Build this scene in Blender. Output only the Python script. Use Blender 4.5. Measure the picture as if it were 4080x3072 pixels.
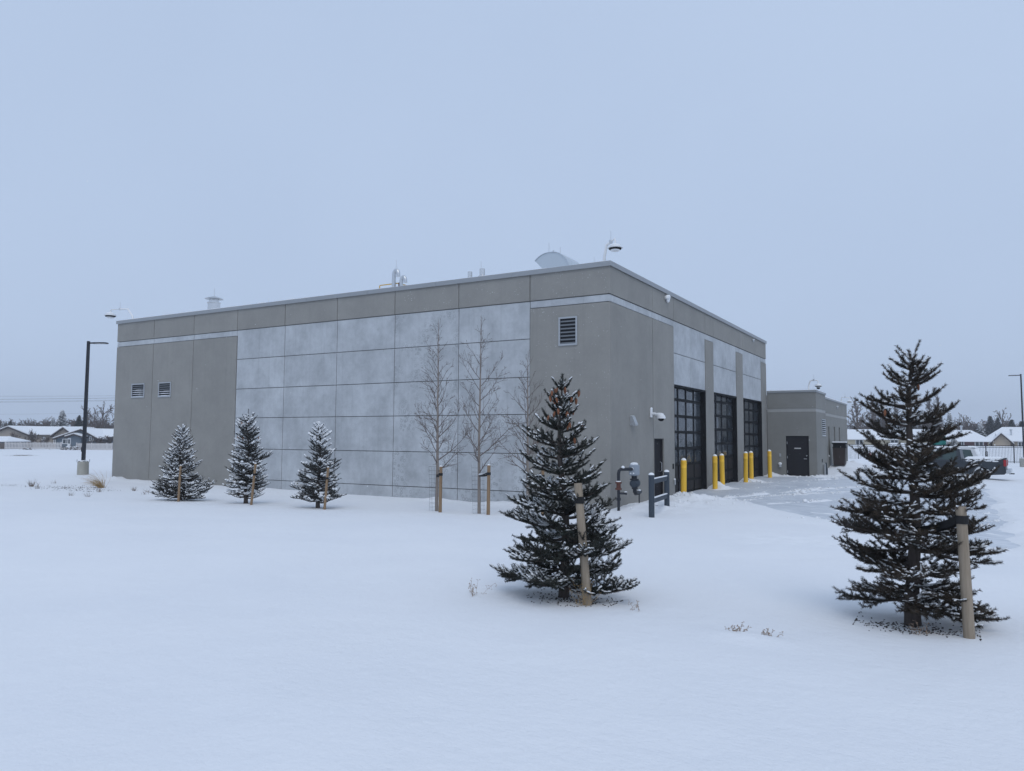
import bpy, math, random
import numpy as np
from mathutils import Vector, Matrix
for o in list(bpy.data.objects): bpy.data.objects.remove(o)
SC = bpy.context.scene
COL = SC.collection
PI = math.pi

# ------------------------------------------------------------------ camera
cam_d = bpy.data.cameras.new('camera'); cam = bpy.data.objects.new('camera', cam_d); COL.objects.link(cam)
cam_d.sensor_fit = 'HORIZONTAL'; cam_d.sensor_width = 36.0; cam_d.lens = 3013.58/4080*36
cam_d.clip_start = .05; cam_d.clip_end = 2000
_r = Vector((0.86264314, 0.50578766, 0.0050647)); _u = Vector((0.03042924, -0.06188805, 0.99761913)); _f = Vector((-0.50489689, 0.86043519, 0.06877804))
_m = Matrix((( _r.x, _u.x, -_f.x), (_r.y, _u.y, -_f.y), (_r.z, _u.z, -_f.z))).to_4x4()
_m.translation = Vector((8.636, -20.352, 2.046)); cam.matrix_world = _m
SC.camera = cam
# ------------------------------------------------------------------ sky, sun, exposure
SUN_EL, SUN_AZ = math.radians(52), math.radians(142)     # azimuth clockwise from +Y
W = bpy.data.worlds.new('World'); SC.world = W; W.use_nodes = True
nt = W.node_tree; nt.nodes.clear()
out = nt.nodes.new('ShaderNodeOutputWorld'); bg = nt.nodes.new('ShaderNodeBackground')
sky = nt.nodes.new('ShaderNodeTexSky'); sky.sky_type = 'NISHITA'; sky.sun_disc = False
sky.sun_elevation = SUN_EL; sky.sun_rotation = SUN_AZ; sky.air_density = 1.0; sky.dust_density = 3.0; sky.ozone_density = 1.5
mx = nt.nodes.new('ShaderNodeMix'); mx.data_type = 'RGBA'; mx.inputs[0].default_value = .96     # thick even cloud over the clear sky
mx.inputs[7].default_value = (4.85, 6.06, 8.25, 1)
tc = nt.nodes.new('ShaderNodeTexCoord'); cn = nt.nodes.new('ShaderNodeTexNoise'); cn.inputs['Scale'].default_value = 1.7; cn.inputs['Detail'].default_value = 3
cr_ = nt.nodes.new('ShaderNodeValToRGB'); cr_.color_ramp.elements[0].position = .3; cr_.color_ramp.elements[0].color = (4.68, 5.84, 7.88, 1); cr_.color_ramp.elements[1].position = .7; cr_.color_ramp.elements[1].color = (5.06, 6.26, 8.32, 1)
nt.links.new(tc.outputs['Generated'], cn.inputs['Vector']); nt.links.new(cn.outputs[0], cr_.inputs[0]); nt.links.new(cr_.outputs[0], mx.inputs[7])   # soft unevenness of the cloud layer
nt.links.new(sky.outputs[0], mx.inputs[6]); nt.links.new(mx.outputs[2], bg.inputs[0]); bg.inputs[1].default_value = .1
nt.links.new(bg.outputs[0], out.inputs[0])
sl = bpy.data.lights.new('sun', 'SUN'); sl.energy = .75; sl.angle = math.radians(35); sl.color = (1, .96, .9)
so = bpy.data.objects.new('sun', sl); COL.objects.link(so)
sd = Vector((math.sin(SUN_AZ)*math.cos(SUN_EL), math.cos(SUN_AZ)*math.cos(SUN_EL), math.sin(SUN_EL)))
so.rotation_euler = sd.to_track_quat('Z', 'Y').to_euler(); so.location = (30, -40, 60)
SC.view_settings.view_transform = 'Standard'; SC.view_settings.look = 'None'
SC.view_settings.exposure = 0; SC.view_settings.gamma = 1; SC.view_settings.use_curve_mapping = False
SC.render.engine = 'CYCLES'; SC.cycles.max_bounces = 6; SC.cycles.diffuse_bounces = 3; SC.cycles.volume_bounces = 0

# ------------------------------------------------------------------ helpers
def tag(o, label=None, cat=None, group=None, kind=None):
    if label: o['label'] = label
    if cat: o['category'] = cat
    if group: o['group'] = group
    if kind: o['kind'] = kind
    return o
def empty(name, loc=(0, 0, 0), rz=0, label=None, cat=None, group=None, kind=None):
    o = bpy.data.objects.new(name, None); COL.objects.link(o); o.location = loc; o.rotation_euler = (0, 0, rz)
    o.empty_display_size = .2
    return tag(o, label, cat, group, kind)
def link(name, me, parent=None, loc=None, rot=None):
    o = bpy.data.objects.new(name, me); COL.objects.link(o)
    if parent: o.parent = parent
    if loc is not None: o.location = loc
    if rot is not None: o.rotation_euler = rot
    return o
def copy_tree(o, parent=None):
    c = o.copy(); COL.objects.link(c); c.parent = parent
    for ch in o.children: copy_tree(ch, c)
    return c
class MB:
    def __init__(s): s.v = []; s.f = []
    def add(s, vs, fs):
        b = len(s.v); s.v += [tuple(v) for v in vs]; s.f += [tuple(i+b for i in f) for f in fs]; return s
    def box(s, a, b):
        x0, y0, z0 = a; x1, y1, z1 = b
        return s.add([(x0,y0,z0),(x1,y0,z0),(x1,y1,z0),(x0,y1,z0),(x0,y0,z1),(x1,y0,z1),(x1,y1,z1),(x0,y1,z1)],
                     [(0,3,2,1),(4,5,6,7),(0,1,5,4),(1,2,6,5),(2,3,7,6),(3,0,4,7)])
    def cbox(s, a, b, c=.01):          # box with chamfered vertical and horizontal edges
        x0, y0, z0 = a; x1, y1, z1 = b
        vs = []; 
        for z, ins in ((z0, c), (z0+c, 0), (z1-c, 0), (z1, c)):
            vs += [(x0+c+ins,y0+ins,z),(x1-c-ins,y0+ins,z),(x1-ins,y0+c+ins,z),(x1-ins,y1-c-ins,z),(x1-c-ins,y1-ins,z),(x0+c+ins,y1-ins,z),(x0+ins,y1-c-ins,z),(x0+ins,y0+c+ins,z)]
        fs = [tuple(range(7, -1, -1)), tuple(range(24, 32))]
        for k in range(3):
            for i in range(8): j = (i+1) % 8; fs.append((k*8+i, k*8+j, k*8+8+j, k*8+8+i))
        return s.add(vs, fs)
    def tube(s, pts, r, n=10, cap=True):
        pts = [Vector(p) for p in pts]; rs = r if isinstance(r, (list, tuple)) else [r]*len(pts)
        vs = []; fs = []; prev = None
        for i, p in enumerate(pts):
            t = (pts[min(i+1, len(pts)-1)]-pts[max(i-1, 0)]).normalized()
            if prev is None: q = t.orthogonal().normalized()
            else:
                q = prev - t*prev.dot(t); q.normalize()
            prev = q; w = t.cross(q)
            for k in range(n):
                a = 2*PI*k/n; vs.append(p+(q*math.cos(a)+w*math.sin(a))*rs[i])
        for i in range(len(pts)-1):
            for k in range(n):
                l = (k+1) % n; fs.append((i*n+k, i*n+l, i*n+n+l, i*n+n+k))
        if cap: fs += [tuple(range(n-1, -1, -1)), tuple(range((len(pts)-1)*n, len(pts)*n))]
        return s.add(vs, fs)
    def lathe(s, prof, n=20, c=(0, 0, 0), axis='z'):
        vs = []; fs = []; idx = []
        for r, z in prof:
            ring = []
            for k in range(1 if r < 1e-5 else n):
                a = 2*PI*k/n; x, y = r*math.cos(a), r*math.sin(a)
                p = (x, y, z) if axis == 'z' else ((z, x, y) if axis == 'x' else (x, z, y))
                ring.append(len(vs)); vs.append((p[0]+c[0], p[1]+c[1], p[2]+c[2]))
            idx.append(ring)
        for A, B in zip(idx[:-1], idx[1:]):
            if len(A) == 1 and len(B) == 1: continue
            for k in range(n):
                l = (k+1) % n
                if len(A) == 1: fs.append((A[0], B[l], B[k]))
                elif len(B) == 1: fs.append((A[k], A[l], B[0]))
                else: fs.append((A[k], A[l], B[l], B[k]))
        if len(idx[0]) > 1: fs.append(tuple(reversed(idx[0])))
        if len(idx[-1]) > 1: fs.append(tuple(idx[-1]))
        return s.add(vs, fs)
    def prism(s, poly, axis, a, b):    # polygon in the two other axes, extruded along axis from a to b
        def P(u, v, w): return {'x': (w, u, v), 'y': (u, w, v), 'z': (u, v, w)}[axis]
        n = len(poly); vs = [P(u, v, a) for u, v in poly]+[P(u, v, b) for u, v in poly]
        fs = [tuple(range(n)), tuple(range(2*n-1, n-1, -1))]+[((i+1) % n, i, n+i, n+(i+1) % n) for i in range(n)]
        return s.add(vs, fs)
    def quad(s, a, b, c, d): return s.add([a, b, c, d], [(0, 1, 2, 3)])
    def blob(s, c, r, n=8, m=5, jit=0, rng=random):
        vs = [(c[0], c[1], c[2]-r[2])]; fs = []
        for i in range(1, m):
            t = PI*i/m
            for k in range(n):
                a = 2*PI*k/n; j = 1+jit*(rng.random()-.5)
                vs.append((c[0]+r[0]*math.sin(t)*math.cos(a)*j, c[1]+r[1]*math.sin(t)*math.sin(a)*j, c[2]-r[2]*math.cos(t)*j))
        vs.append((c[0], c[1], c[2]+r[2])); e = len(vs)-1
        for k in range(n):
            l = (k+1) % n; fs.append((0, 1+l, 1+k)); fs.append((e, e-n+k, e-n+l))
            for i in range(m-2): fs.append((1+i*n+k, 1+i*n+l, 1+i*n+n+l, 1+i*n+n+k))
        return s.add(vs, fs)
    def mesh(s, name, mat, smooth=False):
        me = bpy.data.meshes.new(name); me.from_pydata(s.v, [], s.f); me.materials.append(mat)
        import bmesh
        bm = bmesh.new(); bm.from_mesh(me); bmesh.ops.recalc_face_normals(bm, faces=bm.faces)
        if smooth:
            for f in bm.faces: f.smooth = True
            for e in bm.edges: e.smooth = len(e.link_faces) == 2 and e.calc_face_angle(0) < .7
        bm.to_mesh(me); bm.free(); me.update(); return me
    def build(s, name, mat, parent=None, smooth=False, loc=None, rot=None):
        return link(name, s.mesh(name, mat, smooth), parent, loc, rot)
def np_mesh(name, verts, faces, mat, smooth=False):   # faces: (n,k) array with the same k
    verts = np.asarray(verts, np.float32); faces = np.asarray(faces, np.int32); k = faces.shape[1]
    me = bpy.data.meshes.new(name); me.vertices.add(len(verts)); me.vertices.foreach_set('co', verts.ravel())
    me.loops.add(faces.size); me.loops.foreach_set('vertex_index', faces.ravel())
    me.polygons.add(len(faces)); me.polygons.foreach_set('loop_start', np.arange(0, faces.size, k, dtype=np.int32))
    me.polygons.foreach_set('loop_total', np.full(len(faces), k, np.int32))
    if smooth: me.polygons.foreach_set('use_smooth', np.ones(len(faces), bool))
    me.materials.append(mat); me.update(calc_edges=True); me.validate(); return me

# ------------------------------------------------------------------ materials
def M(name, col, rough=.7, metal=0, spec=.4):
    m = bpy.data.materials.new(name); m.use_nodes = True; b = m.node_tree.nodes['Principled BSDF']
    b.inputs['Base Color'].default_value = (*col, 1); b.inputs['Roughness'].default_value = rough
    b.inputs['Metallic'].default_value = metal; b.inputs['Specular IOR Level'].default_value = spec
    return m
class NT:
    def __init__(s, m): s.t = m.node_tree; s.b = s.t.nodes['Principled BSDF']
    def n(s, ty, **kw):
        x = s.t.nodes.new(ty)
        for k, v in kw.items(): setattr(x, k, v)
        return x
    def l(s, a, b): s.t.links.new(a, b)
    def coord(s, which='Object', scale=(1, 1, 1)):
        t = s.n('ShaderNodeTexCoord'); mp = s.n('ShaderNodeMapping'); mp.inputs['Scale'].default_value = scale
        s.l(t.outputs[which], mp.inputs[0]); return mp.outputs[0]
    def noise(s, co, scale, detail=4, rough=.6):
        x = s.n('ShaderNodeTexNoise'); x.inputs['Scale'].default_value = scale; x.inputs['Detail'].default_value = detail
        x.inputs['Roughness'].default_value = rough; s.l(co, x.inputs['Vector']); return x.outputs[0]
    def ramp(s, fac, stops):
        x = s.n('ShaderNodeValToRGB'); e = x.color_ramp.elements
        while len(e) < len(stops): e.new(.5)
        for i, (p, c) in enumerate(stops):
            e[i].position = p; e[i].color = (*c, 1) if not isinstance(c, (int, float)) else (c, c, c, 1)
        s.l(fac, x.inputs[0]); return x.outputs[0]
    def mix(s, fac, a, b, blend='MIX'):
        x = s.n('ShaderNodeMix', data_type='RGBA', blend_type=blend)
        for i, v in ((0, fac), (6, a), (7, b)):
            if isinstance(v, (int, float)): x.inputs[i].default_value = v
            elif isinstance(v, tuple): x.inputs[i].default_value = (*v, 1)
            else: s.l(v, x.inputs[i])
        return x.outputs[2]
    def math(s, op, a, b=0.0):
        x = s.n('ShaderNodeMath', operation=op)
        for i, v in enumerate((a, b)):
            if isinstance(v, (int, float)): x.inputs[i].default_value = v
            else: s.l(v, x.inputs[i])
        return x.outputs[0]
    def bump(s, h, strength=.3, dist=.01):
        x = s.n('ShaderNodeBump'); x.inputs['Strength'].default_value = strength; x.inputs['Distance'].default_value = dist
        s.l(h, x.inputs['Height']); s.l(x.outputs[0], s.b.inputs['Normal'])
    def color(s, c): s.l(c, s.b.inputs['Base Color'])
def concrete(name, base, lo, hi, speck=0.0, rings=False, rand=.06, streak=.5):
    m = M(name, base, .85, spec=.25); t = NT(m); co = t.coord('Generated') ; co = t.coord('Object')
    n1 = t.noise(co, .9, 6, .62); n2 = t.noise(co, 5.5, 5, .7)
    c = t.ramp(n1, [(.34, lo), (.66, hi)])
    c = t.mix(.35, c, t.ramp(n2, [(.25, lo), (.75, hi)]))
    # faint vertical run-off streaks
    st = t.noise(t.coord('Object', (5, 5, .22)), 1.3, 4, .65)
    c = t.mix(t.math('MULTIPLY', t.ramp(st, [(.55, 0.0), (.8, 1.0)]), streak*.35), c, tuple(x*.72 for x in lo))
    if rings:
        vo = t.n('ShaderNodeTexVoronoi', feature='F1'); vo.inputs['Scale'].default_value = 7.5; vo.inputs['Randomness'].default_value = .75; t.l(co, vo.inputs['Vector'])
        rg = t.ramp(vo.outputs['Distance'], [(.2, 0.0), (.3, 1.0), (.36, 1.0), (.5, 0.0)])
        msk = t.ramp(t.noise(co, .95, 3, .5), [(.46, 0.0), (.6, 1.0)])
        c = t.mix(t.math('MULTIPLY', t.math('MULTIPLY', rg, msk), .55), c, tuple(x*.66 for x in lo))
    # small dark pocks and rubbed patches
    pk = t.ramp(t.noise(co, 2.2, 8, .75), [(.6, 0.0), (.72, 1.0)])
    c = t.mix(t.math('MULTIPLY', pk, .34 if streak > .5 else .16), c, tuple(x*.6 for x in lo))
    if speck:
        v = t.n('ShaderNodeTexVoronoi', feature='F1'); v.inputs['Scale'].default_value = 13; t.l(co, v.inputs['Vector'])
        sp = t.ramp(v.outputs['Distance'], [(.1, 1.0), (.2, 0.0)])
        pm = t.ramp(t.noise(co, 2.1, 5, .7), [(.5, 0.0), (.68, 1.0)])
        c = t.mix(t.math('MULTIPLY', t.math('MULTIPLY', sp, pm), speck), c, (.8, .82, .84))
    oi = t.n('ShaderNodeObjectInfo'); rv = t.math('ADD', t.math('MULTIPLY', oi.outputs['Random'], rand), 1-rand/2)
    hs = t.n('ShaderNodeHueSaturation'); t.l(c, hs.inputs['Color']); t.l(rv, hs.inputs['Value']); t.color(hs.outputs[0])
    t.bump(t.noise(co, 38, 6, .7), .35, .006)
    return m
MT = {}
MT['brown'] = concrete('sandblasted_concrete', (.3, .29, .26), (.247, .242, .227), (.308, .300, .280), speck=.0, streak=.6)
MT['brown_speck'] = concrete('sandblasted_concrete_frosted', (.3, .29, .26), (.247, .242, .227), (.308, .300, .280), speck=.85, streak=.6)
MT['light'] = concrete('smooth_grey_concrete', (.5, .5, .5), (.338, .356, .374), (.555, .582, .606), streak=.9)
MT['light_ring'] = concrete('ring_marked_concrete', (.5, .5, .5), (.338, .356, .374), (.555, .582, .606), rings=True, streak=.9)
MT['stucco'] = concrete('grey_stucco', (.27, .265, .245), (.215, .214, .202), (.258, .257, .242), streak=.2, rand=.02)
MT['stucco_band'] = concrete('pale_stucco', (.36, .36, .35), (.33, .33, .325), (.40, .40, .39), streak=.3, rand=.02)
MT['joint'] = M('sealant', (.13, .13, .125), .8)
MT['coping'] = M('grey_blue_sheet_metal', (.33, .345, .36), .5, .35)
MT['black'] = M('black_paint', (.012, .013, .015), .7, 0, .12)
MT['blackpipe'] = M('dull_black_paint', (.02, .024, .032), .5)
MT['charcoal'] = M('charcoal_paint', (.03, .03, .034), .85, 0, .05)
MT['doorpanel'] = M('dark_bronze_panel', (.024, .023, .024), .6, 0, .15)
MT['alu'] = M('grey_louvre_metal', (.42, .44, .46), .5, .4)
MT['louvre'] = M('shaded_louvre_blade', (.16, .175, .19), .5, .3)
MT['galv'] = M('galvanised_metal', (.62, .64, .66), .32, .85)
MT['steel'] = M('stainless_flue', (.72, .72, .72), .22, .9)
MT['white'] = M('white_plastic', (.78, .79, .8), .4)
MT['dark'] = M('dark_void', (.012, .013, .016), .9)
MT['slate'] = M('slate_blue_paint', (.05, .064, .082), .6, 0, .2)
MT['brass'] = M('bright_pin', (.6, .58, .52), .4, .6)
MT['rust'] = M('rusty_flange', (.12, .05, .038), .85)
MT['meter'] = M('meter_grey', (.30, .34, .39), .5, .1)
MT['snowcap'] = M('snow_cap', (.86, .88, .9), .6)
MT['hood'] = M('pale_hood_sheet', (.55, .6, .64), .35, .5)
MT['gaspipe'] = M('yellow_gas_pipe', (.62, .4, .1), .6)
MT['strap'] = M('black_webbing', (.012, .012, .013), .8)
MT['red'] = M('red_lens', (.36, .02, .025), .25)
MT['lamp'] = M('frosted_lens', (.6, .6, .6), .4)
def wood(name, a, b, sc=1):
    m = M(name, a, .85, spec=.2); t = NT(m); co = t.coord('Object', (26*sc, 26*sc, 1.6*sc))
    c = t.ramp(t.noise(co, 1.0, 6, .7), [(.3, a), (.7, b)])
    k = t.ramp(t.noise(t.coord('Object', (4, 4, 3)), 1.2, 3, .5), [(.62, 0.0), (.72, 1.0)])
    c = t.mix(t.math('MULTIPLY', k, .5), c, tuple(x*.5 for x in a)); t.color(c)
    t.bump(t.noise(co, 1.5, 5, .7), .5, .006); return m
MT['wood_old'] = wood('weathered_post_wood', (.235, .19, .14), (.36, .30, .235))
MT['wood'] = wood('brown_post_wood', (.21, .14, .085), (.31, .215, .135))
MT['bark'] = wood('spruce_bark', (.055, .045, .04), (.12, .1, .09), .6)
MT['barkpale'] = wood('young_tree_bark', (.2, .17, .15), (.3, .26, .23), .5)
MT['twig'] = M('bare_twig', (.15, .125, .115), .8)
MT['twigfar'] = M('far_twig', (.12, .095, .085), .9)
def yellow():
    m = M('yellow_bollard_sleeve', (.72, .42, .035), .5); t = NT(m); co = t.coord('Object')
    n = t.noise(t.coord('Object', (7, 7, 1.1)), 1.6, 6, .7)
    c = t.mix(t.ramp(n, [(.45, 0.0), (.75, .55)]), (.93, .56, .05), (.66, .36, .035)); t.color(c); return m
MT['yellow'] = yellow()
def snow_mat():
    m = M('wind_packed_snow', (.84, .86, .885), .65, spec=.25); t = NT(m); co = t.coord('Object')
    n = t.noise(co, .35, 5, .6)
    t.color(t.ramp(n, [(.3, (.815, .835, .865)), (.7, (.86, .875, .895))]))
    h = t.math('ADD', t.math('MULTIPLY', t.noise(co, 2.2, 5, .6), .8), t.math('MULTIPLY', t.noise(co, 26, 5, .65), .18))
    # crusty wind-scoured patches beyond the shelter of the trees
    pm = t.ramp(t.noise(co, .16, 2, .5), [(.5, 0.0), (.62, 1.0)])
    cr = t.noise(t.coord('Object', (3.2, 5.5, 4)), 1.6, 6, .72)
    h = t.math('ADD', h, t.math('MULTIPLY', t.math('MULTIPLY', cr, pm), .55))
    t.bump(h, .42, .09); return m
MT['snow'] = snow_mat()
def pave_mat():
    m = M('snow_dusted_concrete', (.5, .51, .53), .55, spec=.35); t = NT(m); co = t.coord('Object')
    n1 = t.noise(co, .55, 7, .65); sw = t.noise(t.coord('Object', (1.1, 6, 1)), .9, 6, .7)
    c = t.ramp(n1, [(.3, (.49, .53, .585)), (.7, (.66, .70, .75))])
    d = t.ramp(sw, [(.5, 0.0), (.68, 1.0)]); c = t.mix(t.math('MULTIPLY', d, .75), c, (.86, .88, .9))
    f = t.ramp(t.noise(co, 9, 6, .8), [(.62, 0.0), (.7, 1.0)]); c = t.mix(t.math('MULTIPLY', f, .7), c, (.84, .86, .88))
    t.color(c); t.bump(t.noise(co, 7, 6, .75), .4, .02); return m
MT['pave'] = pave_mat()
def glass():
    m = M('dull_window_glass', (.05, .06, .07), .07, spec=.6); t = NT(m); co = t.coord('Object')
    w = t.noise(co, 1.4, 2, .4); t.bump(w, .25, .12)
    fr = t.ramp(t.noise(co, 2.6, 6, .65), [(.42, (.035, .042, .05)), (.72, (.16, .18, .2))]); oi = t.n('ShaderNodeObjectInfo')
    t.color(t.mix(t.math('MULTIPLY', oi.outputs['Random'], .8), (.04, .047, .055), fr)); t.l(t.ramp(t.noise(co, 3.5, 5, .7), [(.4, .05), (.7, .3)]), t.b.inputs['Roughness']); return m
MT['glass'] = glass()
MT['glassdark'] = M('dark_tinted_glass', (.01, .011, .013), .35, 0, .1)
MT['glassh'] = M('house_window_glass', (.07, .085, .1), .15)
def needle(name, a, b):
    m = M(name, a, .75, spec=.2); t = NT(m); co = t.coord('Object')
    t.color(t.ramp(t.noise(co, 7, 3, .6), [(.35, a), (.68, b)])); return m
MT['needle_green'] = needle('spruce_needles', (.022, .030, .028), (.05, .056, .045))
MT['needle_brown'] = needle('winter_burnt_needles', (.026, .027, .024), (.085, .062, .042))
MT['needle_far'] = needle('frosted_needles', (.026, .033, .033), (.055, .062, .058))
MT['needle_bg'] = needle('far_conifer_needles', (.035, .042, .042), (.06, .066, .06))
def cone_mat():
    m = M('spruce_cone_scales', (.26, .1, .045), .7); t = NT(m); co = t.coord('Object')
    v = t.n('ShaderNodeTexVoronoi'); v.inputs['Scale'].default_value = 130; t.l(co, v.inputs['Vector'])
    t.color(t.ramp(v.outputs['Distance'], [(.1, (.36, .16, .075)), (.6, (.15, .055, .028))])); t.bump(v.outputs['Distance'], .6, .004); return m
MT['cone'] = cone_mat()
MT['straw'] = M('dry_straw', (.42, .29, .14), .8)
MT['weed'] = M('dry_weed', (.2, .15, .11), .85)
MT['stalkfar'] = M('frosted_far_grass', (.3, .27, .25), .9)
MT['litter'] = M('bark_litter', (.05, .042, .038), .9)

# ------------------------------------------------------------------ terrain
def sst(t): t = np.clip(t, 0, 1); return t*t*(3-2*t)
_tab = np.random.RandomState(7).rand(256, 256)
def vnoise(x, y):
    xi = np.floor(x).astype(int); yi = np.floor(y).astype(int); fx = x-xi; fy = y-yi
    fx = fx*fx*(3-2*fx); fy = fy*fy*(3-2*fy)
    a = _tab[xi & 255, yi & 255]; b = _tab[(xi+1) & 255, yi & 255]; c = _tab[xi & 255, (yi+1) & 255]; d = _tab[(xi+1) & 255, (yi+1) & 255]
    return (a*(1-fx)+b*fx)*(1-fy)+(c*(1-fx)+d*fx)*fy - .5
def fbm(x, y, o=4):
    s = 0; a = 1
    for i in range(o): s = s+a*vnoise(x*2**i+13.7*i, y*2**i+5.1*i); a *= .5
    return s
def pave_z(x, y):
    x = np.asarray(x, float); y = np.asarray(y, float)
    return .0088*np.clip(y-5, -6, 16) - .45*sst((x-3)/9.)
def plow(x, y):        # 1 where the apron has been ploughed down to a dusting
    n = .55*fbm(x*.9, y*.9, 4)
    d1 = x-(-.5)
    front = 2.9-.6*np.clip(x-3.7, 0, 6)+np.exp(-((x-2.3)/1.0)**2)*2.2 + np.clip(.9-x, 0, 1)*1.5 + .12*np.clip(x-4, 0, 6)*np.sin(x*.8)
    d2 = y-front
    d3 = 9.8-x; d4 = 24.5-.25*x-y
    d = np.minimum(np.minimum(d1, d2), np.minimum(d3, d4))+n*.7
    return sst(d/.5+.5)
RIDGES = ((1.6, 5.6, 6.5, 19.0, .075), (3.2, 4.2, 9.2, 15., .06), (1.0, 14.5, 3.6, 19.3, .07), (.6, 20.2, 6.0, 21.0, .07), (5.0, 3.6, 9.6, 9.0, .055), (2.4, 6.5, 7.0, 16., .04), (2.2, 4.4, 4.2, 12., .045), (6.2, 3.2, 9.7, 6.5, .05))
PILES = [(.75, 3.9, .55, .75, .24), (.7, 5.35, .35, .4, .2), (1.5, 3.3, .9, .7, .2), (1.3, 1.2, 1.2, 1.0, .16), (.45, 9.9, .35, .5, .1), (.25, 10.2, .28, .3, .2), (.55, 10.7, .5, .35, .07), (.25, 15.3, .3, .3, .22), (.6, 15.6, .6, .35, .08),
         (.3, 20.3, .35, .4, .2), (.9, 20.8, 1.0, .25, .08), (2.5, 20.7, .4, .35, .12), (3.0, 22.6, .5, .9, .1), (2.3, 30.3, .7, 1.4, .16), (2.6, 32.5, .8, 2.2, .28), (2.4, 36.5, .7, 2., .25),
         (-23.6, -.25, .7, .5, .13), (-21.5, -.3, 1.8, .4, .08), (-3.4, -.3, .8, .4, .14), (-5.9, -.25, .6, .35, .08), (-.75, -.35, .55, .4, .14), (.55, -.1, .35, .3, .06), (1.1, .3, .5, .5, .12)]
def ground_z(x, y):
    x = np.asarray(x, float); y = np.asarray(y, float)
    lawn = .03+.30*sst((-1.5-y)/11.) + .07*sst((-x-13)/9.)*sst((y+8)/5)
    lawn = lawn-.15*sst((-x-26)/30.)*sst((y+10)/12)
    far = pave_z(x, y)+.045
    k = sst((x+.6)/1.2)*sst((y+1.5+.6*np.clip(x-3.7, 0, 8))/3.5)          # lawn -> lot
    z = lawn*(1-k)+far*k
    z = z - .45*sst((x-12)/9.)*(1-k)*sst((y+9)/9)
    z = z - .2*sst((y-40)/40.)*(1-k)
    z = z + 1.42*sst((y-77)/20.)*sst((x+60)/40.)      # snowy rise up to the houses beyond the fence
    # rolling drifts
    z = z+.10*fbm(x*.13, y*.13, 3)*sst((np.hypot(x-8.6, y+20.3)-2)/10.)+.025*fbm(x*.7+3, y*.7, 3)
    # drift lobe between lawn and apron
    z = z+.08*np.exp(-((x-2.6)/1.5)**2-((y-2.9)/1.3)**2)+.04*np.exp(-((x-5.8)/2.6)**2-((y-.6)/.7)**2)
    m = plow(x, y)
    rid = np.maximum(0, fbm(x*1.6, y*3.8, 5)-.20)*.10
    low = pave_z(x, y)-.035+rid
    # ridges left by the plough blade
    for (x0, y0, x1, y1, h) in (*RIDGES,):
        L = math.hypot(x1-x0, y1-y0); ux, uy = (x1-x0)/L, (y1-y0)/L
        t = (x-x0)*ux+(y-y0)*uy; s = -(x-x0)*uy+(y-y0)*ux+.25*fbm(x*.8, y*.8, 3)
        low = low+h*np.exp(-(s/.09)**2)*sst(t+.5)*sst(L-t+.5)*np.clip(.75+2.2*fbm(x*1.3+9, y*1.3, 3), 0, 1.5)
    z = z*(1-m)+low*m
    rough = fbm(x*2.7, y*2.7, 4)
    for (px, py, sx, sy, h) in PILES:
        g = np.exp(-((x-px)/sx)**2-((y-py)/sy)**2); z = z+h*g*(1+.95*rough)
    # crusty scoured patch on the lawn
    z = z+.05*fbm(x*4.2, y*5.5, 3)*np.exp(-(((x-5.9)/1.5)**2+((y+4.6)/1.9)**2)**2)
    # wells round the near trunks, small moat round posts
    for (px, py, r, h) in ((4.8, -12.61, .55, .03), (8.24, -12.06, .6, .04)):
        z = z-h*np.exp(-(((x-px)/r)**2+((y-py)/r)**2))
    z = z+.05*np.exp(-((x-7.0)/.35)**2-((y+13.5)/.14)**2)+.03*np.exp(-((x+14.6)/.5)**2-((y+6.8)/.2)**2)
    return z
def gz(x, y): return float(ground_z(np.array([x]), np.array([y]))[0])
def axis_pts(spans):
    o = []
    for a, b, st in spans: o += list(np.arange(a, b, st))
    return np.array(o+[spans[-1][1]])
gx = axis_pts([(-420, -60, 12), (-60, -30, 1.2), (-30, -14, .28), (-14, -2, .14), (-2, 11, .085), (11, 20, .3), (20, 60, 2), (60, 420, 12)])
gy = axis_pts([(-60, -24, 2.), (-24, -16, .3), (-16, -9, .12), (-9, 8, .085), (8, 24, .11), (24, 42, .25), (42, 90, 1.6), (90, 500, 12)])
X, Y = np.meshgrid(gx, gy, indexing='ij'); Z = ground_z(X, Y)
def grid(X, Y, Z):
    nx, ny = X.shape; i = np.arange(nx*ny).reshape(nx, ny)
    return np.stack([X.ravel(), Y.ravel(), Z.ravel()], 1), np.stack([i[:-1, :-1].ravel(), i[1:, :-1].ravel(), i[1:, 1:].ravel(), i[:-1, 1:].ravel()], 1)
v, f = grid(X, Y, Z)
tag(link('snow_ground', np_mesh('snow_ground', v, f, MT['snow'], True)), kind='structure')
px = np.arange(-.45, 10.9, .25); py = np.arange(-2.2, 25.6, .25)
X, Y = np.meshgrid(px, py, indexing='ij'); v, f = grid(X, Y, pave_z(X, Y))
tag(link('pavement', np_mesh('pavement', v, f, MT['pave'], True)), kind='structure')

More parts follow.
